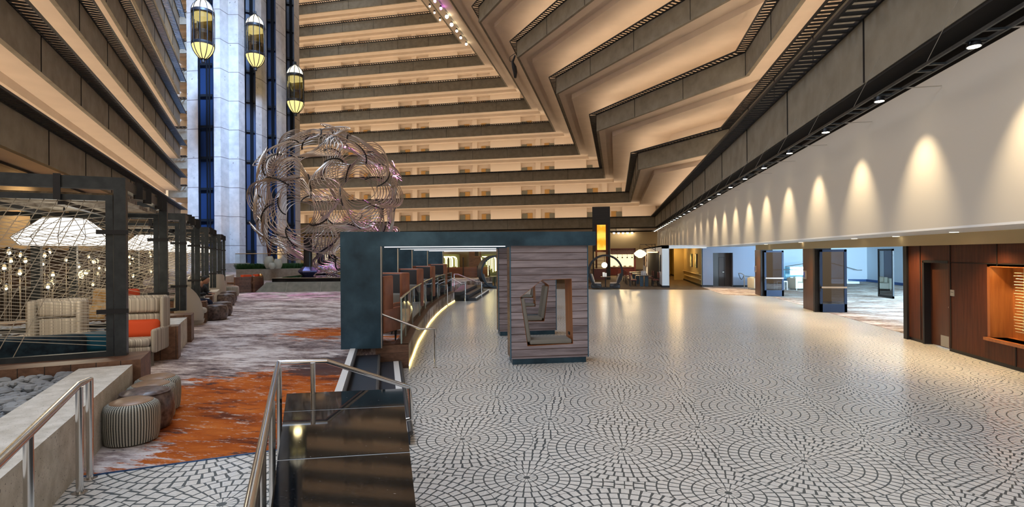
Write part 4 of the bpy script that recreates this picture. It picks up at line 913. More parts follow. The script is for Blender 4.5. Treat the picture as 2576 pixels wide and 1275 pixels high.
# ================================================================== PORTALS AND BOOTHS
def W(xc, d, z=0.): q = RX*xc+FW*d; return V((q.x, q.y, z))
LEG = [(-2.6, 10.4), (-3.03, 13.9), (-3.36, 17.6), (-3.49, 21.6), (-3.37, 25.5)]
KI = [V((-2.15, 10.69, 0)), V((-3.25, 14.45, 0)), W(-.47, 18.9), W(-.38, 23.0)]
pn = ['nearest', 'second', 'third', 'fourth', 'farthest']
BH = [70.3, 71, 72.5, 76, 80]
for i, (xc, d) in enumerate(LEG):
    h = math.radians(BH[i]); b = V((sin(h), cos(h), 0)); n = V((-b.y, b.x, 0)); p = W(xc, d)
    r = root('steel_portal', f'{pn[i]} blackened blue steel portal of the row along the terrace', 'portal frame', (p.x, p.y, LZ), 0)
    m = M(); q = p-b*.78; m.prism([((q).x, (q).y), (p.x, p.y), (p+n*.30).to_tuple()[:2], (q+n*.30).to_tuple()[:2]], LZ, 2.77); part('leg', m, blued, r, world=True)
    L_ = (KI[i]+V((1.72, .6, 0))-p).dot(b) if i < 4 else 4.2
    if i == 0: L_ = 4.42
    m = M(); e_ = p+b*L_; m.prism([(p.x, p.y), (e_.x, e_.y), (e_+n*.30).to_tuple()[:2], (p+n*.30).to_tuple()[:2]], 2.48, 2.77); part('beam', m, blued, r, world=True)
    Ls = (KI[i]-p).dot(b)-.12 if i < 4 else 3.6
    m = M(); m.beam(p+b*.06+n*.05+V((0, 0, 2.465)), p+b*Ls+n*.05+V((0, 0, 2.470)), .022, .016); part('led_strip', m, led, r, world=True)
    m = M(); m.beam(p+n*.0+V((0, 0, LZ)), p+V((0, 0, 2.48)), .018, .018, up=V((1, 0, 0))); part('edge_trim', m, silver, r, world=True)
def hole(mir):
    h = [(.34, .38), (1.32, .40), (1.30, 1.78), (.67, 1.77), (.195, 1.41)]
    return [(1.64-x_, z_) for x_, z_ in h][::-1] if mir else h
def kiosk(loc, rz, label, mir=False):
    r = root('booth', label, 'booth', tuple(loc), rz)
    h0 = hole(False); A, B, C_, Dd = (0, .12), (1.64, .12), (1.64, 2.46), (0, 2.46)
    def polys(top):
        C2, D2 = (1.64, top), (0, top)
        P = [[A, B, h0[1], h0[0]], [B, C2, h0[2], h0[1]], [C2, D2, h0[4], h0[3], h0[2]], [D2, A, h0[0], h0[4]]]
        return [[(1.64-x_, z_) for x_, z_ in q][::-1] for q in P] if mir else P
    def ext(P, y0, y1):
        m = M()
        for q in P:
            n = len(q); v = [(x_, y0, z_) for x_, z_ in q]+[(x_, y1, z_) for x_, z_ in q]
            m.add(v, [tuple(range(n)), tuple(range(n, 2*n))[::-1]]+[(i, n+i, n+(i+1) % n, (i+1) % n) for i in range(n)])
        return m
    part('front_panel', ext(polys(2.60), 0, .09), kiosk_wood, r)
    part('body', ext(polys(2.46), .09, .58), kiosk_side, r)
    m = M(); m.box(.03, 1.61, .03, .56, 0, .12); part('plinth', m, blued, r)
    m = M(); m.box(-.02, .0, -.01, .05, .12, 2.6); m.box(1.64, 1.66, -.01, .05, .12, 2.6); part('corner_trim', m, mat('blue steel edge', (.05, .14, .22), .35, .5) if 'blue steel edge' not in MATS else MATS['blue steel edge'], r)
    h = hole(mir); m = M()
    for i in range(5):
        a, b = V((h[i][0], 0, h[i][1])), V((h[(i+1) % 5][0], 0, h[(i+1) % 5][1])); c = V((.8, 0, 1.1)); t = .018
        a2 = a.lerp(c, .012); b2 = b.lerp(c, .012); m.add([a, b, b+V((0, .58, 0)), a+V((0, .58, 0)), a2, b2, b2+V((0, .58, 0)), a2+V((0, .58, 0))], ((0, 1, 5, 4), (1, 2, 6, 5), (2, 3, 7, 6), (3, 0, 4, 7), (4, 5, 6, 7), (0, 3, 2, 1)))
    part('lining', m, orange_wood, r)
    sg = -1 if mir else 1; cx = lambda x_: 1.64-x_ if mir else x_
    x0, x1 = sorted((cx(.40), cx(1.30))); m = M(); m.soft(x0, x1, .01, .57, .405, .50, .03); part('seat_cushion', m, grey_f, r, True)
    m = M(); m.soft(-.05, .05, .02, .56, 0, .93, .035); ang = math.atan2(.145, .96)*(-1 if not mir else 1)
    m.xf(Matrix.Translation(V((cx(.385), 0, .46))) @ Matrix.Rotation(ang, 4, 'Y')); part('back_cushion', m, grey_f, r, True)
    m = M(); m.box(cx(1.31)-.012, cx(1.31)+.004, .22, .34, .56, .62); part('power_outlet', m, black, r)
    return r
RK = math.radians(19.3)
kiosk(KI[0], RK, 'nearest grey plank booth with a hexagonal opening and grey seat')
kiosk(KI[1], RK, 'second plank booth, seen through the opening of the nearest one', True)
kiosk(KI[2], math.radians(17), 'third plank booth in the row behind the nearest', False)
kiosk(KI[3], math.radians(14), 'farthest plank booth at the back of the row', True)
def porter(loc, rz, label):
    r = root('porter_chair', label, 'armchair', loc, rz)
    m = M(); m.soft(-.40, .40, .28, .38, .28, 1.42, .04); part('backrest', m, leather_b, r, True)
    for s in (-1, 1):
        m = M(); a, b = sorted((s*.36, s*.43)); m.soft(a, b, -.02, .36, .70, 1.42, .03); part('wing', m, leather_b, r, True)
        m = M(); m.soft(a, b, -.36, .36, .24, .74, .03); part('armrest', m, leather_b, r, True)
    m = M(); m.soft(-.37, .37, -.34, .30, .24, .36, .03); part('seat_frame', m, leather_b, r, True)
    m = M(); m.soft(-.35, .35, .24, .29, .45, 1.38, .02); part('inner_lining', m, charcoal, r, True)
    m = M(); m.soft(-.34, .34, -.36, .24, .36, .50, .05); part('seat_cushion', m, grey_f, r, True); m = M(); m.soft(-.33, .33, .14, .25, .5, .92, .05); part('back_cushion', m, grey_f, r, True)
    for x_ in (-.33, .33):
        for y_ in (-.28, .30): m = M(); m.tube([(x_*.95, y_*1.05, 0), (x_, y_, .25)], [.016, .03], 6); part('leg', m, charcoal, r)
    return r
pc_ = porter(tuple(W(-2.92, 11.15, LZ)), math.radians(175), 'tan leather porter chair showing its back beside the nearest portal leg')
for xc, d, rz, l in ((-3.02, 12.6, -8, 'tan leather porter chair with open side facing the viewer, between the first two portals'), (-3.30, 16.3, -6, 'tan leather porter chair between the second and third portals'),
                     (-3.50, 20.2, -4, 'tan leather porter chair between the third and fourth portals'), (-3.52, 24.2, -2, 'tan leather porter chair between the fourth and farthest portals')):
    dup(pc_, W(xc, d, LZ), math.radians(rz), l)

# ================================================================== RING BOOTHS
def ring_booth(loc, rz, label):
    r = root('ring_booth', label, 'booth', loc, rz); R0, R1, N_ = 1.13, 1.0, 40
    m = M()
    for j in range(N_):
        a = 2*PI*j/N_
        for rr, y in ((R0, -.42), (R0, .42), (R1, .42), (R1, -.42)): m.v.append((rr*cos(a), y, 1.13+rr*sin(a)))
    for j in range(N_):
        k = (j+1) % N_
        for q in range(4): m.f.append((j*4+q, j*4+(q+1) % 4, k*4+(q+1) % 4, k*4+q))
    part('ring', m, black, r, True)
    for s in (-1, 1):
        m = M(); a, b = sorted((s*.26, s*.93)); m.soft(a, b, -.36, .36, .06, .36, .1); part('seat_shell', m, charcoal, r, True)
        m = M(); m.soft(a+.02, b-.02, -.34, .34, .36, .45, .04); part('seat_cushion', m, cushion_b, r, True)
        m = M(); m.soft(-.07, .07, -.33, .33, 0, .62, .06); m.xf(Matrix.Translation(V((s*.78, 0, .42))) @ Matrix.Rotation(s*.30, 4, 'Y')); part('back_shell', m, charcoal, r, True)
        m = M(); m.soft(-.03, .03, -.29, .29, .05, .60, .03); m.xf(Matrix.Translation(V((s*.69, 0, .42))) @ Matrix.Rotation(s*.30, 4, 'Y')); part('back_cushion', m, cushion_b, r, True)
    m = M(); m.box(-.30, .30, -.3, .3, .78, .81); part('tabletop', m, table_top, r)
    m = M(); m.tube([(0, 0, .14), (0, 0, .78)], .035, 10); m.box(-.2, .2, -.03, .03, .13, .16); part('table_leg', m, black, r); return r
rb = ring_booth((-.68, 34.6, 0), 0, 'black ring booth with two seats and a table, right of the wooden booths')
dup(rb, (-8.2, 35.2, 0), .55, 'black ring booth partly hidden behind the wooden booths, left one')
m = M(); m.ball((-.74, 34.6, 1.56), .19, 12); gl = solo('globe_lamp', m, lamp_white, 'round lit globe lamp seen through the right ring booth', 'lamp', smooth=True)
m = M(); m.tube([(-.74, 34.6, 1.74), (-.74, 34.6, 2.14)], .012, 6); part('cord', m, black, gl, world=True)
point('globe_glow', (-.74, 34.2, 1.5), (1, .85, .6), 20, .2)
m = M(); m.box(-.86, -.72, 34.5, 34.7, .811, 1.09); m.box(-.70, -.60, 34.5, 34.62, .811, 1.05); solo('menu_stand', m, mat('menu cards', (.6, .62, .66), .5), 'stack of upright menus on the ring booth table', 'menus')
def floor_lamp(loc, label):
    r = root('floor_lamp', label, 'lamp', loc); m = M(); m.lathe([(.28, 1.0), (.17, 1.35)], (0, 0, 0), 20); part('lamp_shade', m, mat('taupe shade', (.25, .17, .12), .8) if 'taupe shade' not in MATS else MATS['taupe shade'], r, True)
    m = M(); m.tube([(0, 0, 0), (0, 0, 1.0)], .02, 8); m.lathe([(.16, 0), (.16, .03)], (0, 0, 0), 16); part('base', m, black, r); return r
fl = floor_lamp((-1.95, 36.9, 0), 'taupe shaded floor lamp behind the right ring booth'); dup(fl, (-7.6, 36.6, 0), 0, 'taupe shaded floor lamp behind the left ring booth')
# tall dark pylon with backlit panel
py = root('pylon', 'tall black pylon with a glowing orange panel behind the ring booth', 'pylon', (-1.3, 47.4, 0))
m = M(); m.box(-.75, .80, 0, 1.2, 2.5, 6.5); m.box(.45, .80, 0, 1.2, 0, 2.5); m.box(-.75, -.65, 0, 1.2, 0, 2.5); part('shaft', m, mat('black pylon boards', rough=.6, fn=f_planks((.006, .005, .005), (.016, .013, .012), .12)), py)
m = M(); m.box(-.34, .42, -.06, 0, 2.64, 4.88); part('onyx_panel', m, orange_lit, py)
m = M(); m.box(-.5, -.34, -.05, .0, 1.0, 4.95); m.box(.42, .6, -.05, 0, 1.0, 4.95); m.box(-.5, .6, -.04, 0, 2.45, 2.64); part('wood_surround', m, wood_panel, py)
m = M()
for z in (1.05, 1.35, 1.65, 1.95): m.box(-.65, .42, .2, .6, z, z+.03)
m.box(-.65, .42, .0, .7, 0, .95); part('shelf', m, red_wood, py)
m = M()
for z in (1.12, 1.42, 1.72, 2.02): m.box(-.62, .4, .62, .64, z, z+.06)
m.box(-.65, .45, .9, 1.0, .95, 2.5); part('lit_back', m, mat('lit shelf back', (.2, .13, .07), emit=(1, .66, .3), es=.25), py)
point('pylon_glow', (-1.4, 47.0, 2.35), (1, .6, .2), 12)
# kitchen niche
kn = root('kitchen_niche', 'bright open kitchen niche with a wooden frame at the far wall', 'kitchen niche', (1.1, 56, 0))
a = ony(1535, 640, 56).x; b = ony(1599, 640, 56).x
a -= 1.1; b -= 1.1; m = M(); m.box(b-.18, b, -.1, 1.2, 0, 2.85); m.box(a-.6, b, -.1, 1.2, 2.72, 2.85); m.box(a-.6, a-.4, -.1, 1.2, 0, 2.8); part('frame', m, red_wood, kn)
m = M(); m.box(a-.4, b-.18, 0, .1, 2.22, 2.72); part('valance', m, mat('patterned valance', rough=.8, fn=f_noise([(.45, (.24, .14, .10)), (.55, (.40, .26, .20))], 14)), kn)
m = M(); m.box(a-.4, b-.18, 1.1, 1.15, .9, 2.3); part('splashback', m, niche_lit, kn)
m = M(); m.box(a-.4, b-.18, .2, 1.0, .05, .86); part('counter', m, red_wood, kn); m = M(); m.box(a-.4, b-.18, .15, 1.05, .86, .92); part('worktop', m, cushion_b, kn)
for j in range(5):
    x_ = a+.25+j*(b-a-.5)/4.2; m = M(); m.tube([(x_, .5, 1.95), (x_, .5, 2.4)], .015, 5); m.lathe([(.1, 1.82), (.03, 1.95)], (x_, .5, 0), 10); part('pendant_lamp', m, black, kn)
for j in range(4):
    x_ = a+.4+j*.55; m = M(); m.lathe([(.13, .921), (.15, 1.03), (.02, 1.06)], (x_+1.1, 56.5, 0), 12); solo('serving_dish', m, chrome, ['leftmost silver serving dish on the kitchen counter', 'second silver serving dish on the kitchen counter', 'third silver serving dish on the kitchen counter', 'rightmost silver serving dish on the kitchen counter'][j], 'dish', smooth=True)
area('niche_glow', (1.1, 55.4, 2.3), (1.1, 53, 0), 2.4, .6, (1, .72, .36), 110)
# tables and dining chairs
def dchair(loc, rz, label, group):
    r = root('dining_chair', label, 'chair', loc, rz, group)
    m = M(); m.soft(-.22, .22, -.22, .22, .42, .48, .02); part('seat', m, red_wood, r)
    m = M(); m.soft(-.21, .21, .19, .24, .55, .98, .02); part('backrest', m, red_wood, r)
    for x_ in (-.19, .19):
        for y_ in (-.19, .21): m = M(); m.box(x_-.02, x_+.02, y_-.02, y_+.02, 0, .43 if y_ < 0 else .6); part('leg', m, slat_dark, r)
    return r
def dtable(loc, label):
    r = root('dining_table', label, 'table', loc); m = M(); m.box(-.55, .55, -.45, .45, .72, .77); part('tabletop', m, table_top, r)
    m = M(); m.box(-.28, -.06, -.2, .2, 0, .72); m.box(.06, .28, -.2, .2, 0, .72); part('pedestal', m, mat('blue grey pedestal', (.03, .06, .09), .4, .3) if 'blue grey pedestal' not in MATS else MATS['blue grey pedestal'], r); return r
dt = dtable((1.92, 37.9, 0), 'dark dining table with paired blue grey pedestals, nearest the white portal')
dup(dt, (1.75, 41.0, 0), 0, 'dark dining table in the middle of the restaurant row'); dup(dt, (1.6, 44.6, 0), 0, 'dark dining table farthest back in the restaurant row')
DC = 'red wood dining chairs around the restaurant tables'
d0 = dchair((1.2, 37.7, 0), PI/2, 'red wood dining chair on the left of the tables, first from the camera', DC); cnt = {'right': -1}
for x_, y_, rz in ((1.15, 38.5, PI/2), (1.0, 39.6, PI/2), (.95, 40.7, PI/2), (.9, 41.7, PI/2), (.85, 43.9, PI/2), (.8, 45, PI/2), (2.7, 37.6, -PI/2), (2.68, 38.5, -PI/2), (2.55, 40.7, -PI/2), (2.5, 41.6, -PI/2), (.3, 47, PI/2)):
    sd = 'left' if rz > 0 else 'right'; cnt[sd] = cnt.get(sd, 0)+1
    dup(d0, (x_, y_, 0), rz, 'red wood dining chair on the %s of the tables, %s from the camera' % (sd, ['first', 'second', 'third', 'fourth', 'fifth', 'sixth', 'seventh', 'farthest'][cnt[sd]]))
m = M()
for j in range(5): m.box(1.72+j*.075, 1.76+j*.075, 37.8, 38.0, .771, 1.06+.03*(j % 2))
solo('menu_stand', m, MATS['menu cards'], 'row of upright menus on the nearest dining table', 'menus')
# lantern on bracket, curtain, pictures on the portal side
lt = root('faceted_lantern', 'lit faceted lantern hanging from a black bracket near the curtain', 'lamp', (1.84, 42, 1.95))
m = M(); m.lathe([(.12, 0), (.42, .2), (.52, .36), (.30, .55), (.08, .66)], (0, 0, 0), 7); part('shade', m, lamp_m('lit lantern', (1, .85, .55), 1.6), lt)
m = M(); m.tube([(0, 0, .66), (0, 0, 1.05), (1.15, 0, 1.05)], .02, 5); m.tube([(.4, 0, 1.05), (1.15, 0, .6)], .02, 5); m.tube([(1.15, 0, .5), (1.15, 0, 1.1)], .025, 5); m.tube([(.9, 0, 1.05), (.9, 0, .76)], .02, 5); part('bracket', m, black, lt)
cu = root('curtain', 'black metallic curtain in a copper frame on the side of the white portal box', 'curtain', (3.0, 45, .25))
m = M()
for j in range(40):
    y0 = -5.8+j*.3; m.quad((-.02 if j % 2 else .03, y0, .05), (.03 if j % 2 else -.02, y0+.3, .05), (.03 if j % 2 else -.02, y0+.3, 2.1), (-.02 if j % 2 else .03, y0, 2.1))
part('fabric', m, mat('black curtain', (.014, .011, .010), .6, 0.), cu)
m = M(); m.box(-.04, .05, -5.9, 6.3, 2.1, 2.18); m.box(-.04, .05, 6.2, 6.3, 0, 2.1); m.box(-.04, .05, -5.9, 6.3, 0, .06); part('frame', m, mat('copper frame', (.30, .12, .05), .35, .7), cu)
m = M(); m.box(2.98, 3.03, 37.5, 38.2, 1.05, 2.2); solo('painting', m, black, 'narrow dark framed picture near the front edge of the white portal box', 'picture')
m = M(); m.box(2.96, 3.02, 53.7, 60, 1.0, 2.3); solo('photo_mosaic', m, mat('photo mosaic', rough=.6, fn=f_noise([(.42, (.05, .02, .03)), (.5, (.35, .2, .12)), (.58, (.55, .5, .42))], 3.4, detail=2)), 'panel of many small pictures beyond the curtain', 'picture')
# hall furniture
def armchair(loc, rz, label):
    r = root('armchair', label, 'armchair', loc, rz)
    m = M(); m.soft(-.45, .45, .28, .45, .12, .78, .04); part('backrest', m, sofa_w, r, True)
    for s in (-1, 1): m = M(); a, b = sorted((s*.43, s*.58)); m.soft(a, b, -.42, .45, .1, .74, .04); part('armrest', m, sofa_w, r, True)
    m = M(); m.soft(-.43, .43, -.42, .28, .1, .46, .05); part('seat_cushion', m, sofa_w, r, True)
    m = M(); m.soft(-.25, .25, .1, .28, .46, .82, .08); part('pillow', m, mat('cream fluffy pillow', (.66, .62, .50), .95) if 'cream fluffy pillow' not in MATS else MATS['cream fluffy pillow'], r, True)
    m = M()
    for x_ in (-.5, .5):
        for y_ in (-.38, .4): m.box(x_-.015, x_+.015, y_-.015, y_+.015, 0, .12)
    part('leg', m, chrome, r); return r
ac = armchair((8.75, 34.9, 0), .25, 'cream leather armchair left of the farther glass door, by the rope post'); dup(ac, (11.05, 34.9, 0), .3, 'cream leather armchair between the two glass doors')
r = root('side_table', 'low white framed side table beside the cream armchair between the doors', 'table', (9.95, 34.9, 0)); m = M(); m.box(-.3, .3, -.3, .3, .50, .56); part('tabletop', m, white_p, r)
for x_ in (-.28, .28):
    for y_ in (-.28, .28): m = M(); m.box(x_-.02, x_+.02, y_-.02, y_+.02, 0, .5); part('leg', m, white_p, r)
r = root('queue_post', 'chrome queue post with a curved arm and black velvet rope by the grey wall', 'barrier', (8.0, 35.6, 0)); m = M(); m.tube([(-.35, 0, 1.0), (-.15, 0, .98), (-.02, 0, .88), (0, 0, .75), (0, 0, 0)], .03, 8); m.tube([(0, .2, .82), (.9, .4, .72), (1.2, .5, .55)], .03, 8); part('post', m, chrome, r, True)
m = M(); m.tube([(-.33, .02, .96)]+[(-.33+.33*t, .02, .96-.62*sin(PI*t)*.55-.05*t) for t in (.15, .3, .5, .7, .85, 1)], .02, 8); part('rope', m, black, r, True)
m = M(); m.box(12.0, 15.0, 41, 41.03, .3, 1.25); gr2 = solo('glass_railing', m, mk_glass('teal glass', (.25, .7, .8), .1), 'teal glass railing at the back of the hall between the doors', 'railing')
m = M(); m.tube([(9.8, 41, 1.05), (13.8, 41, 1.05)], .03, 6); m.tube([(12, 41, 1.28), (14, 41, 1.6), (15, 41, 1.6)], .03, 6); part('handrail', m, chrome, gr2, world=True)
# ceiling downlights
for i, (x, y) in enumerate(((1824, 621.5), (1844, 621.2), (1868, 619), (1927, 614.8), (2009, 615.8), (2014, 609.7), (2149, 600.7), (2254, 594.9), (2400, 584.3))):
    p = g(x, y, 2.735 if x > 1920 else 2.75); zt = 2.70 if p.x < 8.2 else 2.76
    p = g(x, y, zt-.006); m = M(); m.lathe([(.08, -.004), (.08, .0)], (p.x, p.y, zt-.004), 16)
    solo('downlight', m, lamp_m('downlight lens', (1, .9, .7), 4) if 'downlight lens' not in MATS else MATS['downlight lens'], 'round recessed downlight in the low right soffit, %s from the left' % ['first', 'second', 'third', 'fourth', 'fifth', 'sixth', 'seventh', 'eighth', 'ninth'][i], 'downlight', 'recessed downlights in the low right soffit')
for y in (12, 15, 18.5, 22, 26, 30, 34): spot('downlight_beam', (6.9, y, 2.68), (6.9, y, 0), (1, .66, .30), 330, 120, .9, .05)

# ================================================================== TRUSS AND SPOTLIGHTS
tr = root('lighting_truss', 'long black ladder truss carrying spotlights along the white wall', 'truss', (5.1, 30, 5.3))
m = M()
for x_ in (4.95, 5.25): m.beam(V((x_, 2, 5.33)), V((x_, 76, 5.33)), .035, .05)
y = 3.
while y < 60: m.beam(V((4.95, y, 5.33)), V((5.25, y, 5.33)), .05, .03); m.beam(V((4.95, y+.35, 5.33)), V((5.25, y+.35, 5.33)), .05, .03); y += 1.33
part('rail', m, steel_dark, tr, world=True)
y = 4.3
while y < 60:
    m = M(); m.tube([(4.95, y, 5.35), (5.6, y+.3, 6.5)], .005, 4); part('cable', m, silver, tr, world=True)
    m = M(); m.tube([(5.25, y+1.33, 5.33), (5.88, y+1.33, 5.33)], .012, 4); part('wall_arm', m, silver, tr, world=True); y += 2.66
ly = [onx(2450, 88, 5.1).y, onx(2212, 235, 5.1).y, onx(2077, 317, 5.1).y, onx(1986, 371, 5.1).y]
step = (ly[3]-ly[0])/3; ys = ly+[ly[3]+step*(i+1) for i in range(9)]
LG = 'spotlights on the truss along the white wall'
def spotl(loc):
    r = root('spotlight', 'round lit spotlight clipped to the long truss by the white wall', 'spotlight', loc, 0, LG)
    m = M(); m.lathe([(.05, .10), (.085, .04), (.095, 0)], (0, 0, 0), 16); m.box(-.16, .16, -.015, .015, .055, .08); part('housing', m, black, r, True)
    m = M(); m.lathe([(.08, -.004), (.08, .0)], (0, 0, 0), 16); part('lens', m, lamp_spot, r); return r
ORD = ['nearest','second','third','fourth','fifth','sixth','seventh','eighth','ninth','tenth','eleventh','twelfth','thirteenth','fourteenth','fifteenth']
s0_ = spotl((5.1, ys[0], 5.25)); s0_['label'] = 'lit spotlight on the long truss, nearest the camera'
for i, y in enumerate(ys[1:]): dup(s0_, (5.1, y, 5.25), 0, 'lit spotlight on the long truss, %s from the camera' % ORD[i+1])
for i in range(14): dup(s0_, (5.1, 44+i*2.2, 5.25), 0, 'tiny lit spotlight in the crowded far end of the truss', 'crowded far spotlights on the truss', scale=1.3)
for i, y in enumerate([ys[0]-step*1.0]+ys): spot('wall_spot', (5.1, y, 5.22), (5.9, y+.1, 3.2), (1, .80, .52), 330 if i < 11 else 150, 62, 1., .05)
for i in range(10): spot('wall_spot', (5.1, 46+i*3, 5.22), (5.9, 46+i*3, 3.6), (1, .7, .4), 90, 36, .6, .04)
# row of five lights under the rear balcony, coloured stage lights higher up
BS = 'row of five small lights under the rear balcony'
for i, x in enumerate((1544.5, 1556, 1567.3, 1578.6, 1590)):
    p = dep(x, 585.6, 77.2); m = M(); m.ball(tuple(p), .15, 6); solo('track_light', m, lamp_spot, 'small bright track light in the row of five under the rear balcony', 'track light', BS)
m = M(); a = dep(1538, 583.2, 77.2); b = dep(1597, 582.2, 77.2); m.beam(a, b, .3, .25); solo('light_track', m, black, 'short black light track under the rear balcony holding five lights', 'light track')
m = M()
for q in (a.lerp(b, .2), a.lerp(b, .8)): m.box(q.x-.04, q.x+.04, q.y-.04, q.y+.04, q.z, 6.06)
part('hanger', m, black, o if False else bpy.data.objects['light_track'], world=True)
TS = 'stage lights fixed under the high balcony edge'
for i, (x, y) in enumerate(((1094, 3), (1109, 21), (1124, 42), (1136, 62), (1149, 78), (1159, 95), (1173, 111))):
    p = onx(x, y, -20.6) if False else g(x, y, 31.4); m = M(); m.ball(tuple(p), .16 if i not in (2, 3) else .22, 6)
    o = solo('stage_light', m, lamp_purple if i < 2 else lamp_spot, 'purple stage light under the high balcony edge' if i < 2 else 'white stage light under the high balcony edge', 'stage light', TS+(' glowing purple' if i < 2 else ' glowing white'))
    m = M(); q = tuple(p+V((0, 0, .22))); m.ball(q, .14, 5); part('yoke', m, black, o, world=True)
for i, (x, y) in enumerate(((1081, 16), (1093, 32), (1107, 50))):
    p = g(x, y, 31.3); m = M(); m.ball(tuple(p), .12, 6); o = solo('stage_light', m, lamp_warm, 'dim stage light on the outer edge of the high balcony', 'stage light', 'dim stage lights on outer high balcony edge'); m = M(); m.ball(tuple(p+V((0, 0, .2))), .13, 5); part('yoke', m, black, o, world=True)
cm = root('hanging_camera', 'black camera rig hanging from a balcony corner high on the right', 'camera', (-9.1, 48.1, 20.6))
m = M(); m.tube([(0, 0, .3), (-.25, 0, -.3), (-.1, 0, -.8), (0, 0, -1.3), (0, 0, -1.8)], [.08, .12, .22, .2, .12], 8); part('housing', m, black, cm, True)
m = M(); m.tube([(0, 0, .5), (-.5, 0, .2), (-.5, 0, -.2), (-.2, 0, -.3)], .03, 5); part('cable', m, black, cm)

# ================================================================== BAR REGION SEEN UNDER THE PORTALS
def arc(c, R_, a0, a1, n=14): return [V((c[0]+R_*cos(a0+(a1-a0)*i/n), c[1]+R_*sin(a0+(a1-a0)*i/n), 0)) for i in range(n+1)]
bf = root('bar_screen', 'curved wooden slat screen glowing from lamps at its foot, far behind the portals', 'screen', tuple(W(-4.3, 42, 0)))
c = W(-4.6, 46); ar = arc((c.x, c.y), 3.6, math.radians(195), math.radians(330))
for k in range(9):
    m = M(); m.tube([p+V((0, 0, .35+.11*k)) for p in ar], .03, 4); part('slat', m, red_wood, bf, world=True)
m = M()
for p in ar[::2]: m.box(p.x-.04, p.x+.04, p.y-.04, p.y+.04, .0, 2.1 if p == ar[8] or p == ar[10] else 1.4)
part('post', m, slat_dark, bf, world=True)
m = M(); inn = [p+(V((c.x, c.y, 0))-p).normalized()*.25 for p in ar]; strip(m, inn, .05, inn, 1.3); part('backing', m, mat('bronze lit backing', (.30, .14, .05), .6), bf, world=True)
m = M(); strip(m, [p*1. for p in ar], 0, ar, .3); part('base', m, black, bf, world=True)
for fi, p in enumerate(ar[1:-1:2]):
    q = p+(V((c.x, c.y, 0))-p).normalized()*.12; point('foot_lamp', (q.x, q.y, .42), (1, .55, .12), 9, .03)
    m = M(); m.ball((q.x, q.y, .42), .05, 5); solo('foot_lamp', m, lamp_warm, 'small glowing lamp at the foot of the slat screen, %s from the left' % ['first', 'second', 'third', 'fourth', 'fifth', 'sixth', 'seventh'][fi], 'lamp', 'lamps at the foot of the curved slat screen')
def tubes_panel(xa, xb, y0, y1, d, label, n):
    a = dep(xa, 650, d); b = dep(xb, 650, d); z1 = dep(xa, y0, d).z; z0 = dep(xa, y1, d).z; t = (b-a).normalized()
    r = root('light_tube_panel', label, 'lamp', (a.x, a.y, 0)); m = M(); nn = V((-t.y, t.x, 0)); m.prism([(a.x, a.y), (b.x, b.y), (b+nn*.1).to_tuple()[:2], (a+nn*.1).to_tuple()[:2]], 0, z1+.2); part('panel', m, mat('olive panel '+label[:5], (.10, .11, .05), .6), r, world=True)
    m = M(); W_ = (b-a).length
    for i in range(n):
        x_ = W_*(.06+.88*i/n)+random.uniform(-.05, .05); zt = z1-random.choice((0, 0, .0, .6, .9)); zl = max(z0+.1, zt-random.uniform(.5, 1.6)); p = lambda u, z, f: a+t*u-nn*f+V((0, 0, z-a.z))
        pts = [p(x_-.35, zt, .1), p(x_-.15, zt-.03, .12), p(x_-.03, zt-.14, .14), p(x_, zt-.3, .14), p(x_, zl-.2, .14)] if zt == z1 else [p(x_, zt, .14), p(x_, zl, .14)]
        m.tube(pts, .032, 5)
    part('light_tube', m, tube_lit, r, True, world=True); point('tube_glow', tuple(a+t*W_*.5-nn*1.2+V((0, 0, .6))), (1, .8, .35), 30, .3)
tubes_panel(1112, 1156, 645, 700, 44, 'left olive panel of glowing curved light tubes behind the bar', 11)
tubes_panel(1208, 1256, 645, 690, 44, 'right olive panel of glowing curved light tubes beside the ring booth', 10)
m = M(); a = dep(1180, 640, 43.5); b = dep(1210, 640, 43.5); m.prism([(a.x, a.y), (b.x, b.y), (b.x-.2, b.y+.6), (a.x-.2, a.y+.6)], 0, 3.2); struct('wall_bar_pier', m, walnut, 'walnut pier between the two light tube panels')
m = M(); a = dep(1095, 640, 47); b = dep(1300, 640, 47); m.prism([(a.x, a.y), (b.x, b.y), (b.x-.1, b.y+.3), (a.x-.1, a.y+.3)], 0, 3.6); struct('wall_bar_back', m, tan_w, 'tan wall behind the bar')
m = M(); a = dep(1088, 640, 40); b = dep(1480, 640, 40); m.prism([(a.x, a.y), (b.x, b.y), (b.x-1.2, b.y+8), (a.x-1.2, a.y+8)], 2.95, 3.3); struct('ceiling_bar', m, void)
point('bar_lamp', tuple(W(-3.2, 40.5, 2.5)), (1, .6, .2), 30, .2); point('bar_lamp', tuple(W(-6, 42, 2.4)), (1, .65, .3), 30, .2)
m = M(); p = dep(1200.5, 637.5, 42.5); m.box(p.x-.16, p.x+.16, p.y-.15, p.y+.1, p.z-.2, p.z+.2); solo('loudspeaker', m, black, 'small black loudspeaker high on the walnut pier', 'loudspeaker')

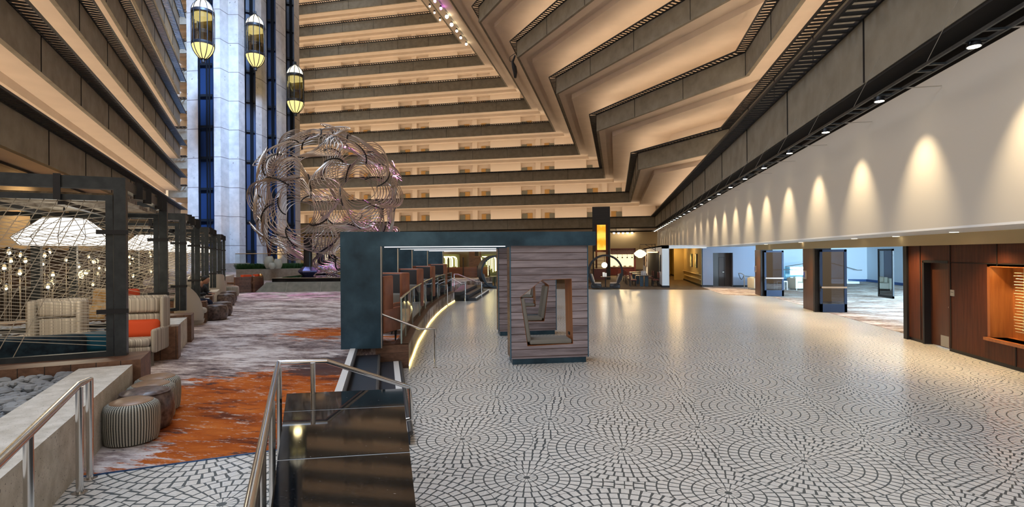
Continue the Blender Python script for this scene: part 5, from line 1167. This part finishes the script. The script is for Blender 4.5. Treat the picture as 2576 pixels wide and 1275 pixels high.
# ================================================================== POOL, PLANTER, BENCH
p1 = V((-18.17, 23.81, 0)); p2 = V((-13.91, 24.77, 0)); pt = (p2-p1).normalized(); pnn = V((-pt.y, pt.x, 0)); p3 = p1+pt*6.4
m = M(); A = p1; B = p3; C_ = p3+pnn*.25; Dd = p1+pnn*.25+pt*.45
m.add([(A.x, A.y, LZ), (B.x, B.y, LZ), (B.x, B.y+.6, LZ), (A.x+.5, A.y+.6, LZ), (Dd.x, Dd.y, .95), (C_.x, C_.y, .95), (C_.x, C_.y+.35, .95), (Dd.x, Dd.y+.35, .95)], ((0, 1, 5, 4), (4, 5, 6, 7), (3, 0, 4, 7), (1, 2, 6, 5), (2, 3, 7, 6)))
pw = solo('pool_wall', m, pool_stone, 'sloping grey green stone wall in front of the black reflecting pool', 'wall')
m = M()
for i in range(1, 4): q = p1+pt*(1.75*i-.2); m.beam(V((q.x, q.y, LZ))-pnn*.005, V((q.x, q.y, .95))+pnn*.245, .012, .01)
part('joint', m, mat('pale stone joint', (.4, .4, .33), .7), pw, world=True)
pl = root('reflecting_pool', 'raised black reflecting pool beneath the tube sculpture', 'pool', (-15, 29, LZ))
e1 = p1+pt*.62+pnn*.55; e2 = p3+pnn*.55
bk0 = e1+pnn*9.5; bk1 = e2+pnn*9.5
m = M(); m.prism([(e1.x, e1.y), (e2.x, e2.y), (bk1.x, bk1.y), (bk0.x, bk0.y)], LZ, 1.15); part('basin', m, mat('black basin stone', (.006, .007, .009), .12), pl, world=True)
m = M(); m.prism([(e1.x, e1.y), (e2.x, e2.y), (bk1.x, bk1.y), (bk0.x, bk0.y)], 1.151, 1.158); part('water', m, water, pl, world=True)
m = M(); m.beam(V((e1.x, e1.y, 1.15))-pnn*.02, V((e2.x, e2.y, 1.15))-pnn*.02, .03, .03); part('rim', m, mat('bright weir edge', (.5, .45, .36), .3, .6), pl, world=True)
pr0 = dep(594, 684, 39); pr1 = dep(870, 679, 41.5); t = (pr1-pr0); t.z = 0; t.normalize(); n = V((-t.y, t.x, 0))
m = M(); m.prism([(pr0.x, pr0.y), (pr1.x, pr1.y), (pr1+n*1.3).to_tuple()[:2], (pr0+n*1.3).to_tuple()[:2]], LZ, 1.33); struct('wall_planter', m, concrete, 'pale planter wall behind the pool')
def tuft(px, d, label, h=.5, n=150):
    b = dep(px, 660, d); m = M()
    for _ in range(n):
        a = random.random()*2*PI; l = random.uniform(.2, .55); hh = h*random.uniform(.5, 1.1); x0 = b.x+cos(a)*.12+random.uniform(-.2, .2); y0 = b.y+sin(a)*.1; x1 = x0+cos(a)*l; y1 = y0+sin(a)*l*.7
        t_ = V((-sin(a), cos(a), 0))*.012; mid = V(((x0+x1)/2, (y0+y1)/2, 1.33+hh*.8)); m.add([V((x0, y0, 1.335))-t_, V((x0, y0, 1.335))+t_, mid+t_, mid-t_], ((0, 1, 2, 3),)); m.add([mid-t_, mid+t_, V((x1, y1, 1.33+hh*.75))], ((0, 1, 2),))
    return solo('grass_tuft', m, green, label, 'plant', 'green grass tufts in the planter behind the pool')
xs = [602, 612, 623, 634, 645, 655, 667, 714, 724, 734, 745, 756, 766]
for i, x in enumerate(xs): tuft(x, 39.7+.012*(x-600), 'green grass tuft %s the pale vases, %s from the left in its row' % ('left of' if x < 690 else 'right of', ['first', 'second', 'third', 'fourth', 'fifth', 'sixth', 'seventh'][i if x < 690 else i-7]))
vp = [(.02, 0), (.30, .03), (.46, .35), (.50, .6), (.42, 1.0), (.33, 1.25), (.34, 1.27), (.30, 1.27), (.28, 1.1)]
def vase(px, d, sc_, label, tall=1.):
    b = dep(px, 660, d); m = M(); m.lathe([(r_*sc_, z_*sc_*tall) for r_, z_ in vp], (b.x, b.y, 1.33), 28); return solo('vase', m, vase_m, label, 'vase', smooth=True), b
v1, b1 = vase(677, 40.1, .74, 'tallest pale glazed vase holding reddish sticks, left of the trio', 1.05); vase(699, 40.0, .64, 'middle sized pale glazed vase, right of the trio', .95); vase(684, 39.5, .52, 'smallest round pale vase at the front of the trio', .75)
m = M()
for i in range(16):
    a = random.random()*6.28; m.tube([(b1.x+.05*cos(a), b1.y+.05*sin(a), 2.2), (b1.x+.25*cos(a), b1.y+.2*sin(a), random.uniform(3.4, 4.0))], .018, 4)
solo('dry_sticks', m, stick_m, 'bundle of reddish dry sticks in the tallest vase', 'sticks')
q0 = dep(592, 660, 42.5); q1 = dep(868, 660, 44); zt = 2.3+.25
m = M(); m.beam(V((q0.x, q0.y, 1.9)), V((q1.x, q1.y, 1.9)), .02, 1.2); gq = solo('glass_railing', m, glass, 'clear glass railing with a bronze top rail behind the planter', 'railing'); m = M(); m.tube([(q0.x, q0.y, 2.52), (q1.x, q1.y, 2.52)], .03, 6); part('handrail', m, mat('bronze rail', (.35, .22, .10), .3, .8), gq, world=True)
for i, (xa, xb) in enumerate(((591, 636), (641, 662))):
    a = dep(xa, 700, 26.2+.7*i); b = dep(xb, 700, 27+.8*i); t = (b-a); t.z = 0; t.normalize(); n = V((-t.y, t.x, 0))
    bn = root('wood_bench', ['long dark wood bench back beside the far ottoman', 'short dark wood bench back against the pool wall'][i], 'bench', (a.x, a.y, LZ))
    m = M(); m.prism([(a.x, a.y), (b.x, b.y), (b+n*.1).to_tuple()[:2], (a+n*.1).to_tuple()[:2]], LZ, 1.26); part('back_panel', m, walnut, bn, world=True)
    m = M(); m.prism([(a+n*.1).to_tuple()[:2], (b+n*.1).to_tuple()[:2], (b+n*.7).to_tuple()[:2], (a+n*.7).to_tuple()[:2]], .9, 1.0); part('seat', m, walnut, bn, world=True)
    m = M(); m.prism([(a+n*.1+t*.5).to_tuple()[:2], (b+n*.1).to_tuple()[:2], (b+n*.35).to_tuple()[:2], (a+n*.35+t*.5).to_tuple()[:2]], 1.0, 1.36); part('cushion', m, orange_f, bn, world=True)
    m = M(); m.prism([(b+t*.04).to_tuple()[:2], (b+t*.09).to_tuple()[:2], (b+t*.09+n*.1).to_tuple()[:2], (b+t*.04+n*.1).to_tuple()[:2]], LZ, 1.30); part('end_post', m, silver, bn, world=True)
for i, (x, y) in enumerate(((620, 695.5), (624, 698), (648, 696), (655, 693))):
    p = dep(x, y, 27.6); m = M(); m.ball(tuple(p), .11, 8); o = solo('brass_globe', m, gold, ['left polished brass globe over the long bench', 'front polished brass globe over the long bench', 'left polished brass globe over the short bench', 'right polished brass globe over the short bench'][i], 'globe', smooth=True); m = M(); m.tube([(p.x, p.y, 1.0), tuple(p)], .015, 5); part('stem', m, gold, o, world=True)
bt = root('white_bar_counter', 'pale low bar counter at the far end of the left walkway', 'counter', tuple(dep(572, 700, 29))); 
a = dep(566, 700, 27.5); b = dep(589, 700, 30.5); m = M(); m.prism([(a.x, a.y), (b.x, b.y), (b.x-1.2, b.y), (a.x-1.2, a.y)], LZ, 1.25); part('body', m, ledge_m, bt, world=True)

# ================================================================== TUBE SCULPTURE
SC = dep(829, 506, 33.6); RS = 4.72
e_t = (O-SC); e_t.z = 0; e_t.normalize(); e_r = V((0, 0, 1)).cross(e_t); e_u = V((0, 0, 1))      # e_r points to the picture's right
def dirn3(a, b, c): return (e_r*a+e_u*b+e_t*c).normalized()
h1 = dirn3(.43, .27, .86); h2 = dirn3(-.50, -.19, .845)
# icosahedral set of 12 axes built from the two adjacent openings
ph = (1+5**.5)/2
ico = []
for s1 in (-1, 1):
    for s2 in (-1, 1): ico += [V((0, s1, s2*ph)), V((s1, s2*ph, 0)), V((s2*ph, 0, s1))]
ico = [q.normalized() for q in ico]
A0 = ico[0]; A1 = next(q for q in ico if q != A0 and q.dot(A0) > .4)
def frame(a, b): x_ = a; z_ = a.cross(b).normalized(); y_ = z_.cross(x_); return Matrix((x_, y_, z_)).transposed()
Rm = frame(h1, h2) @ frame(A0, A1).inverted(); AX = [Rm @ q for q in ico]
scu = root('tube_sculpture', 'huge openwork sphere sculpture of bent metal tubes standing over the pool', 'sculpture', tuple(SC))
NL = 11
for ai, ax in enumerate(AX):
    nb = sorted([q for q in AX if q.dot(ax) > .4 and q.dot(ax) < .99], key=lambda q: 0)
    u_ = (nb[0]-ax*nb[0].dot(ax)).normalized(); v_ = ax.cross(u_)
    m = M()
    def loop(f_, th):
        t5 = 5*(th-.55*f_); w_ = .5-.5*cos(t5)                       # 1 towards the corners of the face
        edge = .33+f_*(.19+.20*w_); rad = RS*(.84+.17*f_**.7-.05*f_*f_+.13*f_*w_*(1-.5*f_))
        return SC+(ax*cos(edge)+(u_*cos(th)+v_*sin(th))*sin(edge))*rad
    for k in range(NL): m.tube([loop(k/(NL-1.), 2*PI*j/72) for j in range(72)], .026, 5, closed=True)
    part('tube_loops', m, alu, scu, True, world=True)
    for j in range(5):
        m = M(); m.tube([loop(k/(NL-1.), 2*PI*j/5+.55*k/(NL-1.)) for k in range(NL)], .05, 4); part('joint_spine', m, black, scu, world=True)
for i, (x, d) in enumerate(((775, 30.4), (808, 33.6), (835, 36))):
    b = dep(x, 690, d); m = M(); m.tube([(b.x, b.y, 1.16), (b.x, b.y, dep(x, 598 if i == 0 else 640, d).z)], .24, 12); part('support_column', m, black, scu, True, world=True)
    m = M(); m.lathe([(.30, 0), (.55, .22), (.55, .30), (.30, .52)], (b.x, b.y, 1.16), 8); part('column_base', m, mat('violet lit steel base', (.16, .16, .34), .25, .8) if 'violet lit steel base' not in MATS else MATS['violet lit steel base'], scu, world=True)
spot('magenta_stage', tuple(g(1109, 21, 31.4)), tuple(SC+e_r*3.2-e_u*1.5), (.95, .20, .80), 110000, 17, .8, .3)
spot('white_stage', tuple(g(1136, 62, 31.4)), tuple(SC+e_r*1+e_u*1), (1, .9, .75), 50000, 16, .7, .3)
spot('cyan_stage', (-24, 14, 26), tuple(SC-e_r*.6+e_u*1), (.35, .85, 1.), 22000, 16, .8, .3)

# ================================================================== LIFTS
def cabin(loc, label):
    r = root('glass_lift', label, 'lift', loc); R_ = 1.06
    low = [(.16, .42), (.42, .56), (.70, .88), (.90, 1.24), (1.02, 1.58), (R_, 1.84)]; up_ = [(R_, 5.62), (1.0, 5.92), (.86, 6.25), (.62, 6.55), (.34, 6.80), (.14, 7.0)]
    m = M(); m.lathe(low, (0, 0, 0), 30); part('lower_lantern', m, lantern_y, r, True)
    m = M(); m.lathe(up_, (0, 0, 0), 30); part('upper_lantern', m, lantern_t, r, True)
    m = M(); m.lathe([(R_+.03, 1.84), (R_+.06, 1.9), (R_+.06, 2.14), (R_, 2.2)], (0, 0, 0), 30); part('lower_band', m, black, r, True)
    m = M(); m.lathe([(R_, 5.28), (R_+.06, 5.34), (R_+.06, 5.58), (R_+.02, 5.64)], (0, 0, 0), 30); part('upper_band', m, black, r, True)
    m = M(); k = M(); N_ = 24
    for j in range(N_): a0 = 2*PI*j/N_; a1 = 2*PI*(j+1)/N_; m.quad((R_*cos(a0), R_*sin(a0), 2.2), (R_*cos(a1), R_*sin(a1), 2.2), (R_*cos(a1), R_*sin(a1), 5.3), (R_*cos(a0), R_*sin(a0), 5.3))
    part('glass_wall', m, smoke_glass, r, True)
    m = M(); m.lathe([(.88, 4.72), (.88, 5.25)], (0, 0, 0), 24); part('ceiling_light', m, lantern_y, r, True)
    m = M(); m.box(-.7, .7, .45, .6, 2.2, 4.8); part('back_panel', m, mat('bronze lift panel', (.22, .17, .05), .35, .6) if 'bronze lift panel' not in MATS else MATS['bronze lift panel'], r)
    m = M()
    for z in (3.05, 3.2, 3.35): m.lathe([(.96, z), (.96, z+.03)], (0, 0, 0), 20)
    part('handrail', m, chrome, r)
    m = M()
    for j in range(10):
        a = 2*PI*j/10+.16; p = lambda q, e: ((q[0]+e)*cos(a), (q[0]+e)*sin(a), q[1])
        m.tube([p((.10, .0), .02), p((.12, .30), .03)]+[p(q, .05) for q in low[1:]]+[p((R_, 3.5), .06)]+[p(q, .05) for q in up_[:-1]]+[p((.12, 7.05), .02), p((.10, 7.4), .02)], .045, 5)
    part('rib', m, black, r)
    m = M(); m.lathe([(.15, .0), (.2, .06), (.2, .34), (.30, .42)], (0, 0, 0), 12); m.lathe([(.24, 6.95), (.14, 7.2), (.10, 7.4)], (0, 0, 0), 12); part('finial', m, black, r); return r
cabs = [(511, 158, 57.0), (642.5, 178, 65.2), (743.5, 292, 71.5)]
p = dep(*cabs[0]); c1 = cabin(tuple(p), 'highest glass lift cabin with lit lantern ends, leftmost on the tower')
for (x, y, d), l in zip(cabs[1:], ('middle glass lift cabin with lit lantern ends', 'lowest glass lift cabin with lit lantern ends, rightmost on the tower')):
    dup(c1, dep(x, y, d), 0, l)
for x, y, d in cabs: p = dep(x, y-40, d-3.2); point('lift_glow', tuple(p), (1, .8, .4), 160, .5)
for x in (600, 575): pass
for x, d in ((590, 63), (560, 61.5), (655, 66), (710, 70)):
    b = dep(x, 684, d); t_ = b+V((0, 1.5, 7)); spot('tower_uplight', tuple(b), tuple(t_), (1, .60, .14), 1800, 70, 1., .1)
# base of the tower
m = M(); a = dep(560, 690, 61); b = dep(600, 690, 63); m.prism([(a.x, a.y), (b.x, b.y), (b.x, b.y+2), (a.x, a.y+2)], LZ, 1.5); struct('wall_tower_base', m, concrete)
